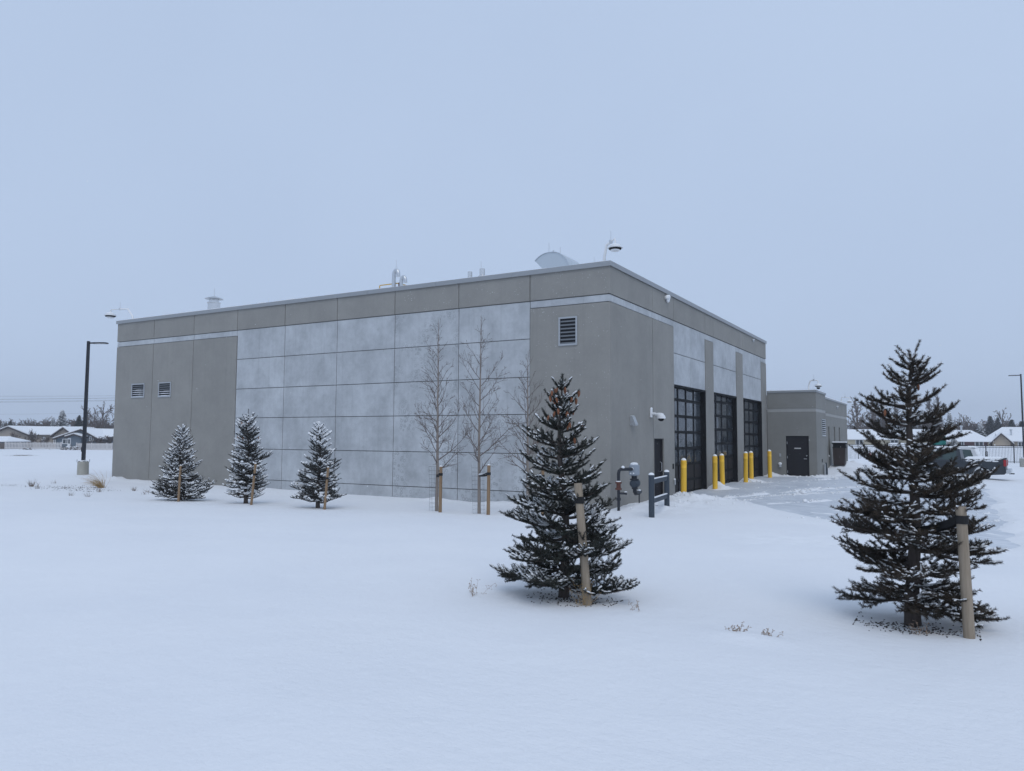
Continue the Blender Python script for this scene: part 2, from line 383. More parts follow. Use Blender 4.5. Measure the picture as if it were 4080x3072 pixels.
# ------------------------------------------------------------------ main building
w = 2.6785; HT = 7.243; CB = 7.126; B1 = 6.278; B0 = 6.05; YE = 21.09; XL = -9*w
JZ = [6.278, 5.103, 3.916, 2.766, 1.555, .385, -.45]
bld = empty('concrete_building', (0, 0, 0), 0, 'tall grey precast concrete building with three black garage doors and pale panel grid', 'building')
G = .011; BR, LR, CR = 0.0, .022, .05      # joint half width; brown / pale panel recess; core recess
core = MB()
core.box((XL+.1, CR, -.6), (-.06, .3, 7.0)).box((XL+.1, .3, -.6), (XL+.3, YE-.1, 7.0)).box((XL+.3, YE-.3, -.6), (-.3, YE-.08, 7.0))
for a, b, z0, z1 in ((.3, 3.66, -.6, 7.0), (3.66, 4.68, 2.06, 7.0), (4.68, 5.80, -.6, 7.0), (5.80, 9.765, 3.98, 7.0), (9.765, 10.95, -.6, 7.0), (10.95, 14.75, 3.98, 7.0), (14.75, 15.98, -.6, 7.0), (15.98, 19.9, 3.98, 7.0), (19.9, YE-.1, -.6, 7.0)):
    core.box((-.3, max(a, .3), z0), (-CR, b, z1))
core.build('wall_core', MT['joint'], bld)
def chamf(a, b, axis, c=.008):   # slab whose outward face (low y for 'y', high x for 'x') has chamfered edges
    mb = MB(); x0, y0, z0 = a; x1, y1, z1 = b
    if axis == 'y':
        A = [(x0, y0+c, z0), (x1, y0+c, z0), (x1, y0+c, z1), (x0, y0+c, z1)]; F = [(x0+c, y0, z0+c), (x1-c, y0, z0+c), (x1-c, y0, z1-c), (x0+c, y0, z1-c)]; B = [(x0, y1, z0), (x1, y1, z0), (x1, y1, z1), (x0, y1, z1)]
    else:
        A = [(x1-c, y0, z0), (x1-c, y1, z0), (x1-c, y1, z1), (x1-c, y0, z1)]; F = [(x1, y0+c, z0+c), (x1, y1-c, z0+c), (x1, y1-c, z1-c), (x1, y0+c, z1-c)]; B = [(x0, y0, z0), (x0, y1, z0), (x0, y1, z1), (x0, y0, z1)]
    fs = [(4, 5, 6, 7)]+[(i, (i+1) % 4, 4+(i+1) % 4, 4+i) for i in range(4)]+[(8+i, 8+(i+1) % 4, (i+1) % 4, i) for i in range(4)]
    return mb.add(A+F+B, fs)
TH = .09
def panel_l(x0, x1, z0, z1, mat, rec): chamf((x0+G, rec, z0+G), (x1-G, rec+TH, z1-G), 'y').build('panel', MT[mat], bld)
def panel_r(y0, y1, z0, z1, mat, rec): chamf((-rec-TH, y0+G, z0+G), (-rec, y1-G, z1-G), 'x').build('panel', MT[mat], bld)
for t in range(9):
    x1, x0 = -t*w, -(t+1)*w; br = 'brown_speck' if t in (0, 1, 2) else 'brown'
    panel_l(x0, x1, B1, CB, br, BR)
    if 1 <= t <= 5:
        for k in range(6): panel_l(x0, x1, JZ[k+1], JZ[k], 'light_ring' if t == 2 or (t == 1 and k > 2) else 'light', LR)
    else:
        xe = x1-(LR if t == 0 else 0)
        panel_l(x0, xe, B0, B1, 'light', LR)
        panel_l(x0, x1, -.45, B0, br, BR)
for y0, y1 in ((0, 3.617), (3.617, 5.80), (5.80, 9.765), (9.765, 10.95), (10.95, 15.98), (15.98, YE)):
    panel_r(y0, y1, B1, CB, 'brown', BR)
# corner pieces with band; man door cut out of the second panel
panel_r(LR, 3.617, B0, B1, 'light', LR); panel_r(3.617, 5.80, B0, B1, 'light', LR)
panel_r(0, 3.617, -.45, B0, 'brown', BR)
MD0, MD1, MDZ = 3.68, 4.66, 2.04
mb = MB(); g0, g1 = 3.617+G, 5.80-G
for a, b in (((-TH, MD1, -.45), (0, g1, MDZ)), ((-TH, g0, MDZ), (0, g1, B0-G)), ((-TH, g0, -.45), (0, MD0, MDZ))): mb.box(a, b)
mb.build('panel', MT['brown'], bld)
for y0, y1 in ((9.765, 10.95), (14.75, 15.98), (19.9, YE)):
    panel_r(y0, y1, B0, B1, 'light', LR); panel_r(y0, y1, -.45, B0, 'brown', BR)
BAYS = ((5.80, 7.82, 9.765), (10.95, 12.94, 14.75), (15.98, 17.94, 19.9))
for a, m_, b in BAYS:
    for y0, y1 in ((a, m_), (m_, b)):
        panel_r(y0, y1, 5.11, B1, 'light', LR); panel_r(y0, y1, 3.97, 5.11, 'light', LR)
# coping in lengths, with blown snow lying on it
def run(n, a, b): return [(a+(b-a)*i/n, a+(b-a)*(i+1)/n) for i in range(n)]
for a, b in run(8, XL-.05, -.31): MB().box((a+.003, -.05, CB), (b-.003, .32, HT)).box((a+.003, -.05, CB-.03), (b-.003, -.038, CB)).build('coping', MT['coping'], bld)
MB().box((-.31, -.05, CB), (.05, .32, HT)).box((-.31, -.05, CB-.03), (.05, -.038, CB)).box((.038, -.038, CB-.03), (.05, .32, CB)).build('coping', MT['coping'], bld)
for a, b in run(9, .32, YE+.03): MB().box((-.31, a+.003, CB), (.05, b-.003, HT)).box((.038, a+.003, CB-.03), (.05, b-.003, CB)).build('coping', MT['coping'], bld)
MB().box((XL-.05, .32, CB), (XL+.3, YE, HT)).build('coping', MT['coping'], bld); MB().box((XL+.3, YE-.3, CB), (-.31, YE+.03, HT)).build('coping', MT['coping'], bld)
MB().box((XL+.2, .2, 6.7), (-.2, YE-.2, 6.86)).build('roof', MT['snowcap'], bld)
mb = MB(); rg = random.Random(4)
for a, b in run(60, XL, -.1):
    h = .012+.03*rg.random()*(1 if a < -12 else .35)
    mb.box((a, -.03+.03*rg.random(), HT), (b, .28, HT+h))
mb.build('coping_snow', MT['snowcap'], bld)
# louvred vents
def vent(x0, x1, z0, z1, n, parent, plane='y', off=0., snow=0):
    fr = MB(); c = .05
    def P(u, d, z): return (u, off-d, z) if plane == 'y' else (off+d, u, z)
    def bx(u0, u1, d0, d1, za, zb, m): 
        a = P(u0, d0, za); b = P(u1, d1, zb); m.box(tuple(min(i, j) for i, j in zip(a, b)), tuple(max(i, j) for i, j in zip(a, b)))
    bx(x0, x1, -.02, .03, z1-c, z1, fr); bx(x0, x1, -.02, .035, z0, z0+c, fr); bx(x0, x0+c, -.02, .028, z0+c, z1-c, fr); bx(x1-c, x1, -.02, .028, z0+c, z1-c, fr)
    f = fr.build('vent', MT['alu'], parent)
    bk = MB(); bx(x0+c, x1-c, -.01, .003, z0+c, z1-c, bk); bk.build('backing', MT['dark'], f)
    pit = (z1-z0-2*c)/n
    for i in range(n):
        zz = z0+c+pit*i; s = MB()
        vs = [P(x0+c, .006, zz+pit*.75), P(x1-c, .006, zz+pit*.75), P(x1-c, .026, zz+pit*.12), P(x0+c, .026, zz+pit*.12)]
        vs += [P(x0+c, .004, zz+pit*.66), P(x1-c, .004, zz+pit*.66), P(x1-c, .024, zz+.0), P(x0+c, .024, zz+.0)]
        s.add([vs[3], vs[2], P(x1-c, .014, zz+pit*.42), P(x0+c, .014, zz+pit*.42), vs[7], vs[6], P(x1-c, .004, zz+pit*.3), P(x0+c, .004, zz+pit*.3)], [(0, 1, 2, 3), (7, 6, 5, 4), (0, 4, 5, 1), (3, 2, 6, 7), (0, 3, 7, 4), (1, 5, 6, 2)])
        s.build('slat', MT['louvre'], f)
        if snow and i < n*snow:
            q = MB(); k = 8
            for j in range(k):
                a = x0+c+(x1-x0-2*c)*j/k; b = x0+c+(x1-x0-2*c)*(j+1)/k; h = pit*(.10+.18*math.sin(j/k*PI))*rg.uniform(.6, 1.1)
                bx(a, b, .008, .034, zz+pit*.1, zz+pit*.1+h, q)
            q.build('slat_snow', MT['snowcap'], f)
    return f
vent(-22.86, -21.93, 3.71, 4.34, 6, bld, 'y', 0, .6); vent(-20.96, -20.11, 3.70, 4.34, 6, bld, 'y', 0, .35); vent(-1.67, -1.05, 4.82, 5.69, 7, bld, 'y', 0, 0)
# garage doors
RZ = [3.93, 3.47, 2.87, 2.28, 1.68, 1.10, .5, .03]
for bi, (a, m_, b) in enumerate(BAYS):
    y0, y1 = a+.03, b-.06; xd = -.19; dz = (0, .16, 0)[bi]
    jm = MB(); jm.box((-.40, y1, -.3), (-.004, y1+.055, 3.965)); jm.box((-.40, y0-.025, -.3), (-.004, y0, 3.965)); jm.box((-.42, y0, 3.90), (-.006, y1, 3.962)); jm.box((-.75, y0, -.3), (-.6, y1, 3.9))
    jm.build('door_jamb', MT['black'], bld)
    fr = MB(); st = .045
    cols = [y0+(y1-y0)*k/4 for k in range(5)]
    for i, z in enumerate(RZ): h = .05 if 0 < i < 7 else .03; fr.box((xd-.05, y0, z-h+dz), (xd+.012, y1, z+h+dz))
    for k, c in enumerate(cols):
        e = st if 0 < k < 4 else .07
        fr.box((xd-.045, max(y0, c-e*.6), RZ[-1]+dz), (xd+.008, min(y1, c+e*.6), RZ[0]+dz))
    d = fr.build('garage_door', MT['black'], bld)
    for i in range(7):
        for k in range(4):
            pan = MB(); q0, q1 = cols[k]+.02, cols[k+1]-.02; r0, r1 = RZ[i+1]+.04+dz, RZ[i]-.04+dz
            if i < 5:
                bul = rg.uniform(-.012, .014); n = 5; vs = []; fs = []
                for u in range(n+1):
                    for t in range(n+1):
                        vs.append((xd-.02+bul*math.sin(PI*u/n)*math.sin(PI*t/n), q0+(q1-q0)*u/n, r0+(r1-r0)*t/n))
                for u in range(n):
                    for t in range(n): p = u*(n+1)+t; fs.append((p, p+n+1, p+n+2, p+1))
                pan.add(vs, fs).build('pane', MT['glass'], d, True)
            else:
                chamf((xd-.04, q0, r0), (xd-.012, q1, r1), 'x', .02).build('door_panel', MT['doorpanel'], d)
# man door
md = chamf((-.16, MD0+.05, .03), (-.10, MD1-.05, MDZ-.05), 'x', .004).build('side_door', MT['charcoal'], bld)
MB().box((-.15, MD0, -.1), (-.05, MD0+.05, MDZ)).box((-.15, MD1-.05, -.1), (-.05, MD1, MDZ)).box((-.15, MD0+.05, MDZ-.05), (-.05, MD1-.05, MDZ)).build('door_frame', MT['charcoal'], md)
MB().tube([(-.10, MD1-.14, .92), (-.04, MD1-.14, .95), (-.04, MD1-.14, 1.22), (-.10, MD1-.14, 1.25)], .014, 8).build('handle', MT['galv'], md, True)
# small wall fittings that belong to the building
MB().cbox((0.001, 5.53, .98), (.03, 5.62, 1.16), .008).build('card_reader', MT['black'], bld)
q = MB().cbox((0.001, 5.61, .42), (.06, 5.71, .6), .01).build('outlet_box', MT['alu'], bld); MB().blob((.03, 5.66, .61), (.04, .06, .035)).build('box_snow', MT['snowcap'], q, True)
for yy in (4.97, 17.98):
    q = MB().cbox((0.001, yy-.09, 6.86), (.09, yy+.09, 6.98), .015).build('parapet_light', MT['alu'], bld)
    if yy < 6: MB().blob((.07, yy, 6.96), (.11, .14, .10), jit=.3, rng=rg).blob((.07, yy+.02, 6.86), (.07, .09, .07)).build('light_snow', MT['snowcap'], q, True)
    else: MB().blob((.06, yy, 6.98), (.07, .1, .025)).build('light_snow', MT['snowcap'], q, True)

# ------------------------------------------------------------------ low annex
ax = 2.444; sx = 1.87; ya, yb, yc = YE+.02, 24.43, 38.84; AH = 4.58; bT, bB = 3.63, 3.465
anx = empty('annex_building', (ax, ya, 0), 0, 'low grey stucco annex with dark steel door and three tall slit windows', 'building')
anx_o = Vector((ax, ya, 0))
def A(mb, name, mat, par=None, smooth=False):
    mb.v = [tuple(Vector(p)-anx_o) for p in mb.v]; return mb.build(name, MT[mat], par or anx, smooth)
DX0, DX1, DZ = .93, 2.06, 2.21
mb = MB()
mb.box((0.01, ya, -.4), (DX0, ya+.25, bB)).box((DX1, ya, -.4), (ax, ya+.25, bB)).box((DX0, ya, DZ), (DX1, ya+.25, bB))
mb.box((ax-.25, ya+.25, -.4), (ax, yb, bB)).box((-3, ya+.25, -.4), (.2, ya+.4, bB))
wins = ((29.44, 30.07, 1.0), (31.91, 32.52, 1.0), (34.28, 34.92, .6))
yy = yb-.2
for a, b, z0 in wins:
    mb.box((sx-.25, yy, -.4), (sx, a, bB)).box((sx-.25, a, -.4), (sx, b, z0)).box((sx-.25, a, 2.83), (sx, b, bB)); yy = b
mb.box((sx-.25, yy, -.4), (sx, yc, bB)).box((-8, yc-.25, -.4), (sx-.25, yc, bB))
A(mb, 'wall', 'stucco')
mb = MB().box((0.01, ya+.015, bB), (ax-.015, ya+.25, bT)).box((ax-.25, ya+.25, bB), (ax-.015, yb-.015, bT)).box((sx-.25, yb-.2, bB), (sx-.015, yc-.015, bT))
A(mb, 'band', 'stucco_band')
mb = MB().box((0.01, ya, bT), (ax, ya+.25, AH-.1)).box((ax-.25, ya+.25, bT), (ax, yb, AH-.1)).box((sx-.25, yb-.2, bT), (sx, yc, AH-.1)).box((-8, yc-.25, bT), (sx-.25, yc, AH-.1))
A(mb, 'parapet', 'stucco')
A(MB().box((0.01, ya-.04, AH-.1), (ax+.04, ya+.3, AH)).box((ax-.3, ya+.3, AH-.1), (ax+.04, yb+.04, AH)).box((sx-.3, yb+.04, AH-.1), (sx+.04, yc+.04, AH)).box((-8, yc-.3, AH-.1), (sx-.3, yc+.04, AH)), 'coping', 'coping')
A(MB().box((0.05, ya-.02, AH), (ax, ya+.28, AH+.025)).box((ax-.28, ya+.28, AH), (ax+.02, yb, AH+.02)).box((sx-.28, yb+.04, AH), (sx+.03, yc, AH+.045)), 'coping_snow', 'snowcap')
A(MB().box((-8, ya+.3, AH-.35), (sx-.3, yc-.3, AH-.2)), 'roof', 'snowcap')
for a, b, z0 in wins:
    f = A(MB().box((sx-.2, a, z0), (sx-.14, a+.04, 2.83)).box((sx-.2, b-.04, z0), (sx-.14, b, 2.83)).box((sx-.2, a+.04, 2.79), (sx-.14, b-.04, 2.83)).box((sx-.2, a+.04, z0), (sx-.14, b-.04, z0+.04)), 'window', 'black')
    A(MB().box((sx-.18, a+.04, z0+.04), (sx-.165, b-.04, 2.79)), 'pane', 'glassdark', f)
    A(MB().blob((sx-.05, (a+b)/2, z0+.02), (.09, (b-a)*.42, .07), jit=.3, rng=rg), 'sill_snow', 'snowcap', f, True)
d = A(chamf((DX0+.05, ya+.06, .13), (DX1-.05, ya+.11, DZ-.05), 'y', .004), 'steel_door', 'charcoal')
A(MB().box((DX0, ya+.05, -.1), (DX0+.045, ya+.2, DZ)).box((DX1-.045, ya+.05, -.1), (DX1, ya+.2, DZ)).box((DX0+.045, ya+.05, DZ-.045), (DX1-.045, ya+.2, DZ)), 'door_frame', 'charcoal', d)
A(MB().tube([(1.93, ya+.06, 1.03), (1.93, ya, 1.03), (1.80, ya, 1.03)], .016, 8), 'lever_handle', 'galv', d, True)
A(MB().lathe([(0, -.03), (.03, -.03), (.032, 0)], 12, (1.94, ya+.06, 1.19), 'y'), 'lock_cylinder', 'galv', d, True)
A(MB().box((1.34, ya+.052, 1.54), (1.66, ya+.0595, 1.595)), 'door_sign', 'lamp', d)
A(MB().box((1.45, ya+.049, 1.563), (1.55, ya+.0515, 1.572)), 'sign_lettering', 'meter', d)
for z in (.35, 1.1, 1.85): A(MB().tube([(DX0+.05, ya+.05, z-.06), (DX0+.05, ya+.05, z+.06)], .012, 8), 'hinge', 'galv', d, True)
vent(22.83, 24.2, 2.2, 3.12, 8, anx, 'x', ax, 1.0)
for c in anx.children:
    if c.name.startswith('vent'):
        for k in [c]+list(c.children): k.data.transform(Matrix.Translation(-anx_o))
A(MB().cbox((.58, ya-.03, 1.13), (.68, ya-.001, 1.29), .006), 'outlet_box', 'alu')
q = A(MB().lathe([(0, -.02), (.07, -.02), (.08, .06), (.06, .14), (0, .16)], 14, (.63, ya-.07, .60)).box((.56, ya-.08, .6), (.70, ya-.001, .72)), 'wall_vent', 'alu', None, True)
A(MB().blob((.63, ya-.07, .76), (.10, .10, .08)), 'vent_snow', 'snowcap', q, True)
A(MB().cbox((ax+.001, 22.7, .82), (ax+.025, 22.78, 1.0), .006), 'card_reader', 'black')
q = A(MB().tube([(ax-.02, 23.0, .72), (ax+.09, 23.0, .72), (ax+.09, 23.0, .3), (ax+.09, 23.0, -.2)], .045, 10), 'drain_pipe', 'alu', None, True)
A(MB().tube([(ax+.12, 23.35, .8), (ax+.12, 23.35, .55), (ax+.12, 23.35, .5), (ax+.12, 23.35, -.2)], [.035, .035, .075, .075], 10), 'vent_pipe', 'slate', None, True)
q = A(MB().cbox((sx+.001, 33.2, 4.08), (sx+.1, 33.45, 4.2), .01), 'parapet_light', 'alu'); A(MB().blob((sx+.06, 33.32, 4.2), (.08, .14, .03)), 'light_snow', 'snowcap', q, True)

# ------------------------------------------------------------------ cameras, lights on walls and roofs
def roof_cam(path, hang, rod_at, rod_h, R, label, lens=True):
    base = Vector(path[0]); L = lambda p: tuple(Vector(p)-base)
    o = empty('security_camera', base, 0, label, 'camera', 'dome security cameras on the roof edges')
    pts = [L(p) for p in path]
    MB().tube(pts[:-2], .045, 10).tube(pts[-3:], .028, 10).build('arm', MT['white'], o, True)
    MB().lathe([(.055, -.05), (.06, 0), (.055, .05)], 10, pts[-3]).build('collar', MT['galv'], o, True)
    h = Vector(L(hang)); s = R/.23
    MB().lathe([(.02*s, .2*s), (.03*s, .13*s), (.08*s, .10*s), (.17*s, .035*s), (.23*s, 0), (.225*s, -.015*s), (.15*s, -.02*s)], 22, h).build('hood', MT['white'], o, True)
    MB().blob((h.x, h.y, h.z+.06*s), (.17*s, .17*s, .055*s), 12, 6, .1, rg).build('hood_snow', MT['snowcap'], o, True)
    MB().lathe([(.19*s, -.02*s), (.185*s, -.05*s), (.14*s, -.065*s)], 20, h).build('sensor_ring', MT['black'], o, True)
    MB().lathe([(.14*s, -.066*s), (.12*s, -.10*s), (0, -.115*s)], 20, h).build('lower_cover', MT['white'], o, True)
    if lens: MB().lathe([(.10*s, -.10*s), (.095*s, -.16*s), (.06*s, -.2*s), (0, -.215*s)], 18, h).build('lens_dome', MT['black'], o, True)
    r = Vector(L(rod_at)); MB().tube([r, r+Vector((0, 0, rod_h))], [.009, .006], 6).build('lightning_rod', MT['galv'], o)
    return o
roof_cam([(-23.46, .3, 7.15), (-23.48, .3, 7.45), (-23.86, .3, 7.82), (-24.45, .3, 7.87), (-25.14, .3, 7.90), (-25.19, .3, 7.80)], (-25.19, .3, 7.63), (-24.45, .3, 7.87), .33, .27, 'white dome camera on bent arm reaching past the left roof end', False)
roof_cam([(-.39, .5, 7.1), (-.385, .5, 7.5), (-.32, .5, 7.86), (-.17, .5, 7.95), (-.03, .46, 8.02), (0.0, .44, 7.9)], (0, .42, 7.73), (-.17, .5, 7.95), .34, .23, 'white dome camera on arm above the nearest roof corner', False)
roof_cam([(2.06, 21.39, 4.5), (2.075, 21.39, 4.84), (2.16, 21.39, 5.07), (2.33, 21.39, 5.11), (2.51, 21.39, 5.08), (2.54, 21.39, 4.98)], (2.54, 21.39, 4.81), (2.33, 21.39, 5.11), .3, .20, 'white dome camera on arm over the near corner of the low annex', True)
roof_cam([(1.6, 38.2, 4.5), (1.62, 38.2, 4.9), (1.66, 38.1, 5.04), (1.88, 38, 5.04), (2.13, 38, 5.0), (2.16, 38, 4.92)], (2.16, 38, 4.72), (1.88, 38, 5.03), .3, .18, 'white dome camera at the far end of the low annex roof', False)
o = empty('wall_camera', (0, 3.35, 2.75), 0, 'white dome camera on wall bracket above the side door', 'camera')
MB().cbox((.001, -.07, -.02), (.05, .07, .26), .01).build('bracket', MT['white'], o)
MB().tube([(.04, 0, .1), (.16, .0, .1), (.26, 0, .03)], [.045, .04, .05], 10).build('arm', MT['white'], o, True)
MB().lathe([(.03, .09), (.12, .05), (.15, -.02), (.14, -.06)], 18, (.36, 0, 0)).build('housing', MT['white'], o, True)
MB().lathe([(.10, -.06), (.09, -.11), (.05, -.14), (0, -.15)], 16, (.36, 0, 0)).build('lens_dome', MT['black'], o, True)
MB().blob((.3, 0, .08), (.16, .09, .05)).blob((.03, 0, .27), (.04, .07, .04)).build('snow', MT['snowcap'], o, True)
o = empty('wall_light', (0, 1.67, 2.57), 0, 'small pale wedge wall light nearest the building corner', 'light')
MB().prism([(.001, .16), (.07, .15), (.17, -.10), (.16, -.13), (.001, -.13)], 'y', -.12, .12).build('housing', MT['alu'], o)
MB().box((.02, -.10, -.137), (.14, .10, -.131)).build('lens', MT['lamp'], o)
MB().box((.001, -.1, .161), (.06, .1, .172)).build('snow', MT['snowcap'], o)

# ------------------------------------------------------------------ roof plant
RB = 6.86
o = empty('chimney_flue', (-20.1, 2.0, RB), 0, 'short round steel flue with cone rain cap on the left of the roof', 'chimney')
MB().lathe([(.27, 0), (.27, 1.15), (.30, 1.16), (.30, 1.20), (.22, 1.21), (.22, 1.28), (.17, 1.28)], 24).build('stack', MT['steel'], o, True)
MB().lathe([(.40, 1.36), (.39, 1.375), (.05, 1.50), (0, 1.50)], 24).build('rain_cap', MT['galv'], o, True)
for k in range(3):
    a = k*2.1+.4; MB().box((.2*math.cos(a)-.02, .2*math.sin(a)-.005, 1.2), (.2*math.cos(a)+.02, .2*math.sin(a)+.005, 1.40)).build('cap_strap', MT['galv'], o)
MB().tube([(-.36, 0, .3), (-.36, 0, 1.3), (-.3, 0, 1.37)], .012, 6).tube([(0, 0, 1.49), (0, 0, 1.85)], .009, 6).build('lightning_rod', MT['galv'], o)
def gooseneck(x, z_top, dx, label, s):
    o = empty('exhaust_duct', (x, 2.5, RB), 0, label, 'duct', 'gooseneck ducts on the roof'); h = z_top-RB; r = .078*s
    pts = [(0, 0, 0), (0, 0, h-.25*s)]
    for k in range(1, 8): a = PI*k/7*1.0; pts.append((dx/2-dx/2*math.cos(a), 0, h-.25*s+.17*s*math.sin(a)))
    pts.append((dx, 0, h-.34*s))
    MB().tube(pts, r, 16).build('pipe', MT['galv'], o, True)
    ring = MB().lathe([(r*.9, -.007), (r+.008, 0), (r*.9, .007)], 16).mesh('seam', MT['galv'], True)
    for k in range(4, int((h-.3*s)/.11)): link('seam', ring, o, (0, 0, .05+k*.11))
    MB().lathe([(r*1.5, 0), (r*1.5, .5*h), (r*1.02, .5*h+.15)], 16).build('flashing_collar', MT['galv'], o, True)
    return o
d1 = gooseneck(-10.15, 8.62, .22, 'taller of the two gooseneck ducts on the roof edge', 1.0)
MB().tube([(.1, 0, 1.72), (.1, 0, 2.1)], .009, 6).build('lightning_rod', MT['galv'], d1)
gooseneck(-9.78, 8.32, .2, 'shorter of the two gooseneck ducts on the roof edge', .92)
o = empty('gas_pipe', (-10.95, 2.6, RB), 0, 'thin yellow gas pipe beside the gooseneck ducts', 'pipe')
MB().tube([(0, 0, 0), (0, 0, 1.17), (.02, 0, 1.19), (.9, 0, 1.19), (1.5, .4, 1.02), (1.9, .9, .9)], .022, 8).build('pipe_run', MT['gaspipe'], o, True)
MB().cbox((.98, -.06, .9), (1.08, .06, 1.2), .01).build('regulator', MT['rust'], o)
def vpipe(x, top, r, label, rod):
    o = empty('vent_pipe', (x, 2.0, RB), 0, label, 'pipe', 'straight steel vent pipes'); h = top-RB
    MB().lathe([(r*1.35, 0), (r*1.35, h-.26), (r, h-.23), (r, h), (r*.9, h), (r*.9, h-.1)], 16).build('pipe', MT['steel'], o, True)
    if rod: MB().tube([(-.05, 0, .3), (-.05, 0, h+.28)], .008, 6).build('lightning_rod', MT['galv'], o)
vpipe(-6.25, 7.98, .085, 'smaller straight steel vent pipe on the roof', False)
vpipe(-5.73, 8.03, .10, 'larger straight steel vent pipe with a lightning rod', True)
o = empty('intake_hood', (-3.4, 3.0, RB), 0, 'rounded sheet metal intake hood near the roof corner', 'vent hood')
arc = [(-.75, 1.48), (-.62, 1.59), (-.48, 1.665), (-.34, 1.71), (-.2, 1.725), (-.05, 1.725), (.1, 1.70), (.22, 1.655), (.36, 1.56), (.47, 1.44), (.56, 1.28), (.62, 1.12), (.64, .9), (.64, .5)]
mb = MB().prism(arc+[(-.43, .5), (-.43, 1.15)], 'y', 0, .02); mb.build('side_panel', MT['hood'], o)
MB().prism(arc+[(-.43, .5), (-.43, 1.15)], 'y', 1.18, 1.2).build('side_panel', MT['hood'], o)
mb = MB()
for (a, b) in zip(arc[:-1], arc[1:]):
    n = Vector((b[1]-a[1], 0, -(b[0]-a[0]))).normalized()*-.015
    mb.add([(a[0], -.03, a[1]), (b[0], -.03, b[1]), (b[0], 1.23, b[1]), (a[0], 1.23, a[1]), (a[0]-n.x, -.03, a[1]-n.z), (b[0]-n.x, -.03, b[1]-n.z), (b[0]-n.x, 1.23, b[1]-n.z), (a[0]-n.x, 1.23, a[1]-n.z)], [(0, 1, 2, 3), (7, 6, 5, 4), (0, 4, 5, 1), (2, 6, 7, 3), (1, 5, 6, 2), (0, 3, 7, 4)])
mb.build('curved_top', MT['hood'], o, True)
MB().box((-.42, .02, 0), (.62, 1.18, .5)).build('curb', MT['alu'], o)
MB().box((-.01, -.05, 1.70), (.03, -.005, 1.76)).tube([(-.18, 0, 1.72), (-.18, 0, 2.06)], .009, 6).tube([(.24, .05, 1.64), (.24, .05, 1.86)], .009, 6).build('lightning_rod', MT['galv'], o)
for x, y, t, lab in ((-8.35, .25, .27, 'thin lightning rod on coping between ducts and steel pipes'), (-1.35, .25, .2, 'thin lightning rod on coping between hood and corner camera'), (-.62, .28, .26, 'thin lightning rod on coping beside the corner camera'), (-14.6, .25, .24, 'thin lightning rod on coping left of the ducts')):
    q = MB().tube([(0, 0, 0), (0, 0, t)], [.008, .004], 6).lathe([(.02, 0), (.02, .03), (.008, .04)], 8).build('lightning_rod', MT['galv'], None, False, (x, y, HT)); tag(q, lab, 'rod')

# ------------------------------------------------------------------ bollards, gas meter, guard rail, bin
bol = [(.65, 4.71, 'yellow bollard standing alone in front of the nearest garage door'), (.34, 9.70, 'left bollard of the yellow pair between first and second garage doors'),
       (.35, 10.77, 'right bollard of the yellow pair between first and second garage doors'), (.34, 14.76, 'left bollard of the yellow pair between second and third garage doors'),
       (.37, 15.75, 'right bollard of the yellow pair between second and third garage doors'), (.55, 18.9, 'lone yellow bollard nearest the low annex door')]
b0 = empty('bollard', (0, 0, 0))
MB().lathe([(.098, -.2), (.098, 1.05), (.101, 1.055), (.101, 1.065), (.098, 1.07), (.098, 1.24)], 24).build('sleeve', MT['yellow'], b0, True)
MB().lathe([(.106, 1.20), (.106, 1.225), (.098, 1.23), (.098, 1.27), (.088, 1.32), (.06, 1.355), (0, 1.37)], 24).build('cap', MT['yellow'], b0, True)
MB().lathe([(.09, 1.318), (.075, 1.355), (.04, 1.385), (0, 1.395)], 16).build('snow_top', MT['snowcap'], b0, True)
for i, (x, y, lab) in enumerate(bol):
    o = b0 if i == 0 else copy_tree(b0)
    o.location = (x, y, float(pave_z(x, y))); o.rotation_euler = (.012*math.sin(i*2.1), .012*math.cos(i*3.3), i*1.3)
    tag(o, lab, 'bollard', 'yellow bollards by the garage doors')
o = empty('gas_meter', (.55, .05, 0), 0, 'grey gas meter with black pipe riser against the corner wall', 'gas meter')
# local: x out from the wall, y along it
g0 = gz(.55, -.5)
MB().tube([(-.15, -.42, -.2), (-.15, -.42, .62)], .04, 12).lathe([(.06, .3), (.065, .34), (.06, .38)], 12, (-.15, -.42, 0)).tube([(-.15, -.42, .8), (-.15, -.42, 1.05), (-.14, -.40, 1.13), (-.11, -.34, 1.17), (.1, .05, 1.17)], .045, 12).build('riser_pipe', MT['blackpipe'], o, True)
MB().lathe([(.09, .60), (.09, .645), (.06, .65), (.06, .72), (.06, .77), (.09, .775), (.09, .82)], 16, (-.15, -.42, 0)).build('flange', MT['rust'], o, True)
MB().tube([(-.15, -.42, .5), (.0, -.36, .5), (.06, -.33, .5)], [.03, .03, .045], 10).build('side_tap', MT['blackpipe'], o, True)
MB().cbox((-.02, .02, .98), (.22, .28, 1.30), .03).build('meter_head', MT['meter'], o)
MB().lathe([(0, .026), (.04, .026), (.045, .0)], 16, (.09, .0, 1.18), 'y').build('dial', MT['white'], o, True)
for k in (0, 1): MB().lathe([(0, .014), (.022, .014), (.024, .0)], 12, (.04+.09*k, .01, 1.05), 'y').build('dial', MT['white'], o, True)
MB().tube([(.1, .15, .98), (.1, .15, .88)], .08, 12).lathe([(.13, .86), (.13, .89), (.06, .9)], 16, (.1, .15, 0)).build('neck', MT['blackpipe'], o, True)
MB().lathe([(0, -.17), (.09, -.16), (.12, -.12), (.13, 0), (.12, .12), (.09, .16), (0, .17)], 18, (.1, .2, .76), 'y').build('meter_body', MT['slate'], o, True)
